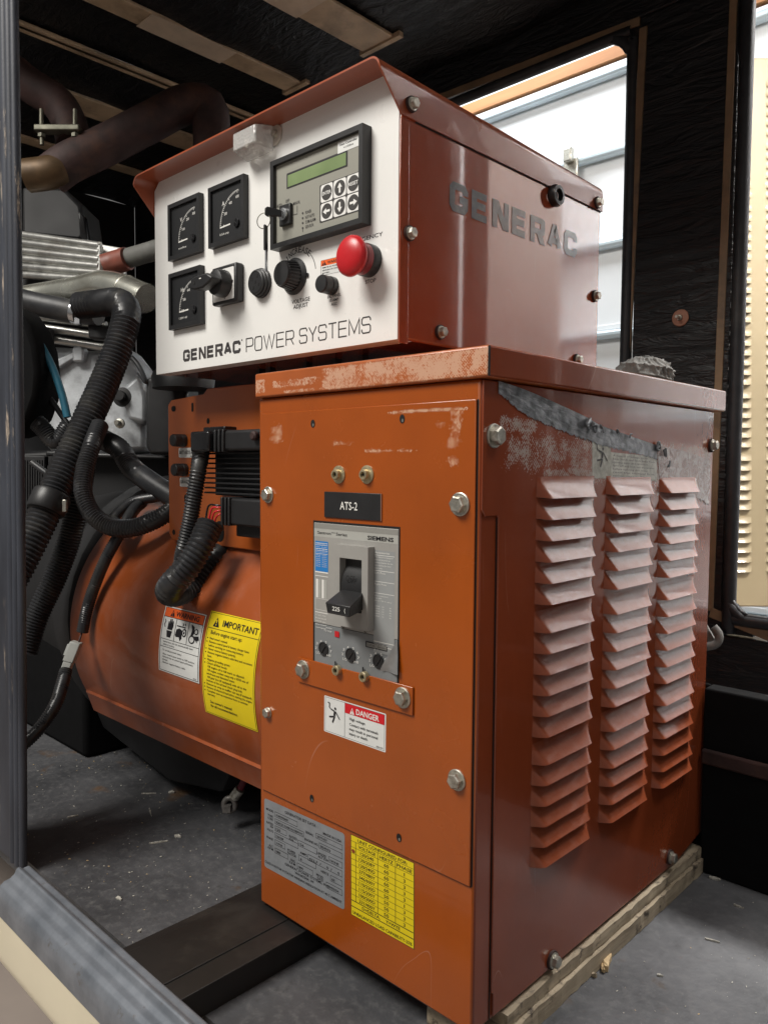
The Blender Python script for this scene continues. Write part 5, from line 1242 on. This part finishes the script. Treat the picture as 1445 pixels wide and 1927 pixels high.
for k_ in range(3): mb = MB(); mb.box((xa+.005+.008*k_, .052, zc2-.019), (xa+.009+.008*k_, .09, zc2+.018)); mb.build('plug_ridge', 'black_plastic', reg, bevel=.001)
p = onY(432, 993, .06); mb = MB(); mb.box((p.x, .07, p.z-.012), (x1-.06, YPL-.0003, p.z+.014)); mb.build('clip', 'black_plastic', reg, bevel=.002)
for i, (y0_, xm, ym, xe) in enumerate(((956, 398, 958, 391), (962, 402, 966, 397), (968, 407, 973, 402), (952, 392, 953, 386))):
    mb = MB(); mb.tube([onY(424, y0_, .066), onY((424+xm)/2, y0_-1, .058), onY(xm, ym, .055), onD(xe, 990, 1.052)], .0013, 8, step=.002); mb.build('wire', 'wire_red' if i < 3 else 'black_gloss', reg, smooth=80)

# ================================================================== HOSES AND LOOMS (each lies on its own)
def hose(name, pts, r, label, cat='hose', pitch=.004, depth=.16, m='loom', seg=16, group=None):
    P = [onD(*p) if len(p) == 3 else p for p in pts]; mb = MB(); mb.tube(P, r, seg, pitch=pitch, depth=depth, step=None if pitch else .006)
    o = mb.build(name, m, smooth=75 if pitch else 80); return tag(o, label, cat, group)
hose('corrugated_loom', [(381, 838, 1.085), (374, 880, 1.07), (366, 930, 1.07), (357, 985, 1.075), (346, 1035, 1.08), (342, 1060, 1.09)], .0118, 'thin ribbed black loom dropping from the upper regulator plug', 'loom', .0042)
tb = [(395, 988, 1.06), (378, 1025, 1.045), (352, 1068, 1.04), (326, 1098, 1.045), (318, 1114, 1.065), (336, 1116, 1.09), (365, 1098, 1.11), (392, 1066, 1.12), (420, 1040, 1.13), (452, 1024, 1.16), (480, 1015, 1.20)]
hose('corrugated_loom', tb, .0188, 'thick ribbed black loom looping under the regulator with red wires entering it', 'loom', .0062, .17)
def onD2(px, py, d): return onD(px, py, d)
big = [(150, 575, 1.52), (190, 570, 1.50), (222, 568, 1.47), (238, 585, 1.44), (230, 630, 1.42), (205, 700, 1.40), (165, 790, 1.36), (118, 890, 1.32), (75, 985, 1.28), (30, 1075, 1.25), (-10, 1140, 1.22)]
o = hose('corrugated_hose', big, .0265, 'largest ribbed black hose slanting down from the polished pipe', 'hose', .0075, .13)
mb = MB(); c0, c1 = onD(100, 928, 1.295), onD(84, 964, 1.282); d_ = (c1-c0).normalized(); mb.lathe(c0, d_, [(.029, 0), (.031, .004), (.031, .030), (.029, .034)], 28); mb.build('coupling_band', 'black_plastic', o, smooth=35)
mb = MB(); mb.obox(onD(122, 952, 1.27), RT, UP, FW, .0035, .010, .003); mb.build('band_clip', 'zinc', o, bevel=.001)
hose('corrugated_hose', [(188, 800, 1.34), (174, 835, 1.31), (160, 880, 1.29), (156, 925, 1.27), (172, 965, 1.255), (205, 990, 1.245), (245, 994, 1.235), (285, 982, 1.23), (320, 962, 1.235), (345, 940, 1.25)], .0150, 'ribbed black hose curving in a U above the orange barrel', 'hose', .0048, .14)
hose('corrugated_hose', [(196, 828, 1.40), (225, 845, 1.39), (248, 880, 1.38), (280, 905, 1.35), (318, 930, 1.32), (345, 945, 1.30)], .0190, 'short ribbed hose running from the casting to behind the orange plate', 'hose', .0050, .1)
hose('corrugated_hose', [(160, 862, 1.36), (150, 930, 1.345), (132, 1010, 1.34), (105, 1085, 1.33), (70, 1160, 1.32), (48, 1230, 1.31)], .0200, 'flat dull ribbed hose hanging beside the largest hose', 'hose', .0052, .14)
hose('corrugated_hose', [(40, 770, 1.40), (75, 800, 1.40), (105, 830, 1.40), (130, 800, 1.40)], .016, 'bent dark hose at the foot of the thin blue hose', 'hose', .0045, .12)
hose('corrugated_loom', [(268, 945, 1.35), (250, 962, 1.30), (228, 1000, 1.265), (200, 1050, 1.26), (177, 1105, 1.265), (163, 1150, 1.27), (155, 1190, 1.27)], .0100, 'thin ribbed loom lying down the left end of the orange barrel', 'loom', .0036, .14)
hose('corrugated_loom', [(225, 990, 1.27), (215, 975, 1.30), (250, 945, 1.33), (300, 935, 1.33)], .0090, 'short thin loom tied across under the U shaped hose', 'loom', .0036, .14)
hose('corrugated_loom', [(124, 1262, 1.24), (116, 1292, 1.22), (105, 1325, 1.20), (82, 1362, 1.18), (50, 1396, 1.16), (20, 1415, 1.15)], .0102, 'thin ribbed loom running down from the grey wire connector', 'loom', .0036, .14)
hose('wire', [(155, 1188, 1.268), (151, 1200, 1.262), (146, 1215, 1.257), (142, 1228, 1.254)], .0016, 'short thin wire joining a loom end to the grey connector', 'wire', None, m='pipe_brown', seg=8)
a, b = onD(143, 1212, 1.255), onD(122, 1266, 1.24); dd = (a-b).normalized(); s_ = dd.cross(FW).normalized(); cn = thing('wire_connector', 'pale grey two part wire connector hanging at the barrel end', 'connector', (a+b)/2)
mb = MB(); mb.obox(a.lerp(b, .27), s_, dd, FW, .0085, .016, .008); mb.build('socket_shell', 'conn_grey', cn, bevel=.0015)
mb = MB(); mb.obox(a.lerp(b, .74), s_, dd, FW, .0070, .015, .007); mb.build('plug_shell', 'conn_grey', cn, bevel=.0015)
mb = MB(); mb.obox(a.lerp(b, .25)+s_*.010, s_, dd, FW, .0018, .009, .004); mb.build('latch', 'conn_grey', cn, bevel=.0006)
hose('blue_hose', [(52, 600, 1.40), (72, 640, 1.40), (98, 690, 1.40), (116, 740, 1.40), (127, 785, 1.40)], .0068, 'thin blue hose in front of the grey casting', 'hose', None, m='blue_hose', seg=12)
hose('black_cable', [onZ(190, 1400, ZF+.05), onZ(178, 1428, ZF+.022), onZ(150, 1468, ZF+.010), onZ(110, 1510, ZF+.009), onZ(70, 1556, ZF+.009), onZ(30, 1610, ZF+.009)], .0075, 'thick black cable lying across the dusty floor', 'cable', None, m='black_rubber', seg=12)
hose('cable', [(40, 700, 1.42), (90, 745, 1.42), (130, 800, 1.41), (170, 830, 1.40), (205, 826, 1.40)], .0050, 'thin black cable crossing the pale casting low down', 'cable', None, m='black_rubber', seg=10)
hose('cable', [(262, 700, 1.56), (275, 720, 1.55), (262, 690, 1.55), (246, 672, 1.56), (236, 680, 1.58)], .0050, 'short black cable looped beside the black starter box', 'cable', None, m='black_rubber', seg=10)
hose('cable', [(60, 870, 1.5), (110, 910, 1.48), (135, 960, 1.46), (120, 1040, 1.45), (90, 1120, 1.45)], .0060, 'dark cable hanging behind the ribbed hoses', 'cable', None, m='black_rubber', seg=10)
# battery lead with its terminal clamp
bt = thing('battery_lead', 'dark red battery lead ending in a dull metal terminal clamp', 'cable', onZ(440, 1520, ZF))
pa, pb_, pc = onD(468, 1440, 1.16), onD(459, 1470, 1.16), onD(452, 1485, 1.16)
mb = MB(); mb.tube([pa, pb_, pc], .0052, 12, step=.004); mb.build('lead', 'lead_red', bt, smooth=80)
pd = onD(441, 1500, 1.165); mb = MB(); mb.tube([pc, (pc+pd)/2, pd], .0080, 12, step=.004); mb.build('crimp', 'zinc', bt, smooth=80)
pe = onD(432, 1515, 1.165); mb = MB(); mb.tube([pe+(RT*math.cos(x)+UP*math.sin(x)*1.2)*.0085 for x in [2*PI*i/14 for i in range(14)]], .0042, 10, closed=True, step=.003); mb.obox(onD(427, 1522, 1.16), RT, UP, FW, .006, .005, .005); mb.build('clamp', 'old_lead', bt, smooth=60)

# ================================================================== ENGINE END, in the dark
eng = thing('engine', 'engine with pale cast housing and finned cooler left of the white panel', 'engine', onD(160, 900, 1.7))
def slab(name, pts, d, depth, m, bevel=.006, par=None):     # outline seen at distance d, pushed back
    mb = MB(); Q = [onD(*p, d) for p in pts]; mb.prism(Q, (FW-NZ*FW.dot(NZ)).normalized()*depth); return mb.build(name, m, par or eng, bevel=bevel)
slab('flywheel_cover', [(62, 672), (95, 651), (150, 654), (160, 660), (230, 648), (262, 690), (276, 760), (276, 850), (200, 856), (90, 850), (60, 790)], 1.66, .12, 'cast_alu', .014)
slab('cover_rib', [(62, 700), (72, 690), (150, 655), (156, 664), (100, 700), (76, 760), (70, 765)], 1.645, .03, 'cast_alu', .006)
slab('cover_rib', [(200, 660), (212, 655), (150, 800), (138, 800)], 1.645, .03, 'cast_alu', .006)
slab('cover_lug', [(134, 655), (141, 650), (152, 650), (158, 658), (156, 680), (136, 680)], 1.64, .03, 'cast_alu', .004)
slab('cover_boss', [(222, 735), (262, 700), (276, 745), (276, 800), (240, 790)], 1.63, .04, 'cast_alu', .010)
for px, py, r in ((231, 747, .014), (226, 797, .007)):
    mb = MB(); mb.lathe(onD(px, py, 1.635), -FW, [(r*1.5, 0), (r*1.4, .006), (r*.8, .007), (r*.8, .022), (r*.7, .024)], 20); mb.build('plug', 'black_plastic' if r > .01 else 'zinc', eng, smooth=30)
slab('block_wall', [(0, 855), (90, 850), (330, 858), (330, 1000), (200, 1010), (0, 1040)], 1.68, .2, 'deep_black', .006)
slab('block_flange', [(85, 848), (330, 858), (330, 866), (85, 858)], 1.64, .05, 'black_plastic', .004)
slab('starter_box', [(274, 712), (300, 704), (352, 706), (352, 855), (282, 855), (274, 840)], 1.55, .10, 'black_plastic', .006)
mb = MB(); mb.lathe(onD(345, 712, 1.5), NZ, [(.058, -.02), (.060, 0), (.056, .012), (.040, .014)], 28); mb.build('filter_cap', 'black_plastic', eng, smooth=35)
# finned aftercooler
for i in range(6):
    y0, y1 = 441+i*15.5, 436+i*15.5
    mb = MB(); a, b = onD(30, 440+i*15.2, 1.72), onD(188, 462+i*13.0, 1.64); mb.tube([a, a.lerp(b, .5), b], .0085, 10, step=.03); mb.build('cooler_tube', 'dull_alu', eng, smooth=80)
slab('cooler_core', [(30, 440), (188, 462), (188, 545), (30, 545)], 1.74, .06, 'deep_black', .003)
slab('cooler_end_plate', [(184, 458), (232, 466), (234, 532), (184, 548)], 1.66, .02, 'alu_plate', .003)
slab('cooler_strap', [(181, 458), (189, 459), (189, 545), (181, 545)], 1.635, .02, 'dull_alu', .002)
for (y0, y1) in ((592, 600), (610, 622), (630, 642)):
    mb = MB(); a, b = onD(40, y0, 1.66), onD(200, y1+12, 1.64); mb.tube([a, a.lerp(b, .5), b], .0085, 10, step=.03); mb.build('fuel_rail', 'dull_alu', eng, smooth=80)
slab('sensor_block', [(62, 612), (92, 615), (92, 642), (62, 640)], 1.62, .03, 'black_plastic', .003)
slab('sensor_block', [(164, 608), (206, 612), (204, 640), (166, 636)], 1.56, .03, 'black_plastic', .004)
mb = MB(); mb.box((-1.5, .10, ZF), (BX0-.06, .6, .27)); mb.build('sump', 'soot', eng, bevel=.01)
# grille of the lower left
slab('grille_back', [(40, 858), (84, 858), (84, 1080), (40, 1080)], 1.62, .02, 'deep_black', .002)
for i in range(9):
    slab('grille_bar', [(44+i*4.6, 866), (46.4+i*4.6, 866), (46.4+i*4.6, 1075), (44+i*4.6, 1075)], 1.60, .006, 'black_plastic', 0)
slab('air_cleaner_face', [(0, 560), (30, 575), (54, 610), (68, 650), (74, 700), (70, 745), (56, 785), (30, 815), (0, 825)], 1.36, .10, 'soot', .010)
slab('upper_box', [(40, 350), (120, 352), (152, 385), (160, 440), (150, 452), (40, 440)], 1.75, .12, 'deep_black', .008)
slab('box_lip', [(146, 396), (158, 405), (166, 452), (160, 458), (150, 445)], 1.73, .02, 'black_gloss', .003)
bp = thing('polished_pipe', 'polished bent aluminium pipe above the largest black hose', 'pipe', onD(200, 560, 1.6))
mb = MB(); mb.tube([onD(*p) for p in ((20, 568, 1.66), (90, 556, 1.64), (150, 546, 1.60), (190, 536, 1.57), (225, 541, 1.54), (262, 556, 1.51), (276, 562, 1.50))], .0285, 24, step=.012); mb.build('pipe_wall', 'bright_pipe', bp, smooth=60)
mb = MB(); c = onD(238, 546, 1.53); d_ = (onD(262, 556, 1.51)-c).normalized(); mb.tube([c+(basis(d_)[0]*math.cos(x)+basis(d_)[1]*math.sin(x))*.0288 for x in [2*PI*i/20 for i in range(20)]], .0012, 6, closed=True, step=.004); mb.build('weld_bead', 'zinc', bp, smooth=60)
o = hose('rubber_hose', [(20, 560, 1.58), (70, 572, 1.58), (120, 582, 1.57), (150, 588, 1.56), (185, 590, 1.55)], .0235, 'fat black rubber hose under the polished pipe', 'hose', None, m='black_rubber')
mb = MB(); c = onD(143, 586, 1.562); d_ = (onD(150, 588, 1.56)-c).normalized(); mb.lathe(c, d_, [(.0255, 0), (.0255, .012)], 24, caps=False); mb.obox(onD(146, 604, 1.53), RT, UP, FW, .005, .006, .004); mb.build('hose_clamp', 'bright_steel', o, smooth=40)
cp = thing('coolant_pipe', 'grey rubber pipe with a rust red sleeve entering behind the white panel', 'pipe', onD(240, 485, 1.6))
mb = MB(); mb.tube([onD(*p) for p in ((235, 487, 1.62), (270, 477, 1.60), (320, 462, 1.57))], .0200, 20, step=.012); mb.build('grey_section', 'grey_rubber', cp, smooth=60)
mb = MB(); mb.tube([onD(*p) for p in ((196, 500, 1.62), (215, 494, 1.62), (240, 486, 1.61))], .0235, 20, step=.006); mb.build('red_sleeve', 'sleeve_red', cp, smooth=60)
# exhaust in the roof space
ex = thing('exhaust_pipe', 'dark brown exhaust pipe with elbows under the roof', 'pipe', onD(250, 240, 1.65))
mb = MB(); mb.tube([onD(*p) for p in ((95, 330, 1.62), (130, 305, 1.62), (200, 272, 1.64), (290, 225, 1.67), (350, 195, 1.69), (392, 200, 1.70), (398, 250, 1.70), (399, 330, 1.70))], .0400, 28, step=.015); mb.build('main_run', 'pipe_brown', ex, smooth=60)
mb = MB(); mb.tube([onD(*p) for p in ((20, 130, 1.66), (60, 162, 1.66), (105, 190, 1.66), (128, 225, 1.65), (140, 270, 1.64))], .0360, 26, step=.015); mb.build('branch', 'pipe_brown', ex, smooth=60)
mb = MB(); mb.tube([onD(*p) for p in ((52, 330, 1.60), (90, 325, 1.60), (112, 318, 1.61))], .0330, 24, step=.01); mb.build('brass_collar', 'dark_brass', ex, smooth=60)
mb = MB(); c = onD(110, 243, 1.60); mb.obox(c, RT, UP, FW, .046, .006, .012); mb.build('clamp_saddle', 'zinc_dim', ex, bevel=.002)
for dx in (-32, 31):
    mb = MB(); mb.tube([onD(110+dx, 205, 1.60), onD(110+dx, 240, 1.60), onD(111+dx, 272, 1.60)], .0045, 10, step=.01); mb.lathe(onD(110.5+dx, 258, 1.60), UP, [(.008, 0), (.008, .008)], 6); mb.build('clamp_bolt', 'zinc_dim', ex, smooth=40)

# ================================================================== SMALL THINGS
# grey cloth bundles
def bundle(name, px, py, d, rx, rz, label, m='rag'):
    c = onD(px, py, d); mb = MB(); rnd = random.Random(px)
    ph = [rnd.uniform(0, 6) for _ in range(6)]
    def f(a, b):
        t, p = a*2*PI, (b-.5)*PI
        rd = lambda x: 1-abs(math.sin(x))
        k = .95+.09*rd(2.5*t+ph[0]+1.3*p)**2+.08*rd(4*t+ph[1]-2.2*p)**3+.09*rd(5.5*p+ph[2]+1.2*t)**2+.05*rd(9*t+ph[3]+3*p)**2+.02*math.sin(31*t+9*p)
        return c+(RT*math.cos(t)*math.cos(p)*rx+UP*math.sin(p)*rz+FW*math.sin(t)*math.cos(p)*rx*.7)*k
    mb.grid(f, 140, 60); return tag(mb.build(name, m, smooth=80), label, 'rag')
bundle('crumpled_rag', 1212, 705, 1.46, .052, .032, 'crumpled grey rag on top of the orange cabinet near its back edge')
gl = thing('wrapped_pipe_end', 'grey wrapped pipe end poking out behind the louvred cabinet side', 'pipe', onD(1335, 1195, 1.36))
mb = MB(); mb.tube([onD(*p) for p in ((1290, 1200, 1.40), (1322, 1196, 1.39), (1338, 1190, 1.385))], .024, 18, step=.006); mb.build('wrapped_pipe', 'rag', gl, smooth=60)
mb = MB(); mb.tube([onD(*p) for p in ((1300, 1224, 1.36), (1325, 1218, 1.355), (1348, 1212, 1.35), (1353, 1195, 1.35), (1342, 1180, 1.355))], .0075, 12, step=.006); mb.build('bent_rim', 'rag', gl, smooth=60)
# splinters and grit on the floor
spl = onZ(1140, 1812, ZF); mb = MB()
def chip(mb, p, L, wd, th, ang_, m=0, rnd=random):
    u = V((math.cos(ang_), math.sin(ang_), 0)); v = V((-u.y, u.x, 0)); n = 7; T = []; B = []
    for i in range(n):
        t = i/(n-1); k = wd*(.35+.65*math.sin(PI*min(1, t*1.15+.08))) * rnd.uniform(.75, 1.15); T.append(p+u*L*(t-.5)+v*k/2+NZ*th*rnd.uniform(.8, 1.5)); B.append(p+u*L*(t-.5)-v*k/2+NZ*th*rnd.uniform(.8, 1.5))
    Q = T+B[::-1]; Z0_ = [V((q.x, q.y, p.z+.0002)) for q in Q]; N = len(Q)
    mb.add(Q+Z0_, [list(range(N))]+[(i, (i+1) % N, N+(i+1) % N, N+i) for i in range(N)], m)
a_ = math.atan2((onZ(1140, 1850, ZF)-onZ(1138, 1800, ZF)).y, (onZ(1140, 1850, ZF)-onZ(1138, 1800, ZF)).x)
chip(mb, spl, .034, .013, .006, a_); 
for k_ in range(4): chip(mb, spl+V((random.uniform(-.003, .003), -.012, .001)), .018, .003, .003, a_+random.uniform(-.25, .25))
tag(mb.build('wood_splinter', 'fresh_wood', smooth=0), 'frayed pale wood splinter on the floor beside the planks', 'splinter')
mb = MB(); chip(mb, onZ(1105, 1832, ZF), .022, .010, .004, a_+1); tag(mb.build('wood_splinter', 'wood', smooth=0), 'dark wood flake half under the plank beside the pale splinter', 'splinter')
rnd = random.Random(5); mb = MB()
def cl(p, s_): chip(mb, p, s_*rnd.uniform(.7, 1.6), s_*rnd.uniform(.4, .9), s_*.25, rnd.uniform(0, 6), 0 if rnd.random() < .75 else 1, rnd)
for i in range(900):
    p = V((rnd.uniform(-.75, .06), rnd.uniform(-.12, .45), ZF))
    cl(p, rnd.choice((.0010, .0012, .0014, .0018, .0024)))
for i in range(160):
    p = V((rnd.uniform(.33, .62), rnd.uniform(.0, .49), ZF)); cl(p, rnd.choice((.0008, .001, .0014, .0018)))
for px, py, L, wd, an in ((298, 1587, .026, .002, 1.1), (335, 1575, .013, .007, .2), (323, 1492, .010, .010, .5), (280, 1495, .024, .002, .8), (283, 1530, .030, .002, -.4), (224, 1693, .010, .005, .1), (137, 1538, .016, .003, 1.3), (1390, 1708, .012, .003, 0), (1340, 1772, .016, .002, .3), (1242, 1838, .006, .003, .4), (262, 1755, .004, .004, 0), (1345, 1655, .014, .008, .2)):
    chip(mb, onZ(px, py, ZF), L, wd, .0016, an, 0, rnd)
o = mb.build('floor_debris', ['debris_pale', 'fresh_wood'], smooth=0); o['kind'] = 'stuff'; tag(o, 'pale chips and grit scattered over the dark floor', 'debris')
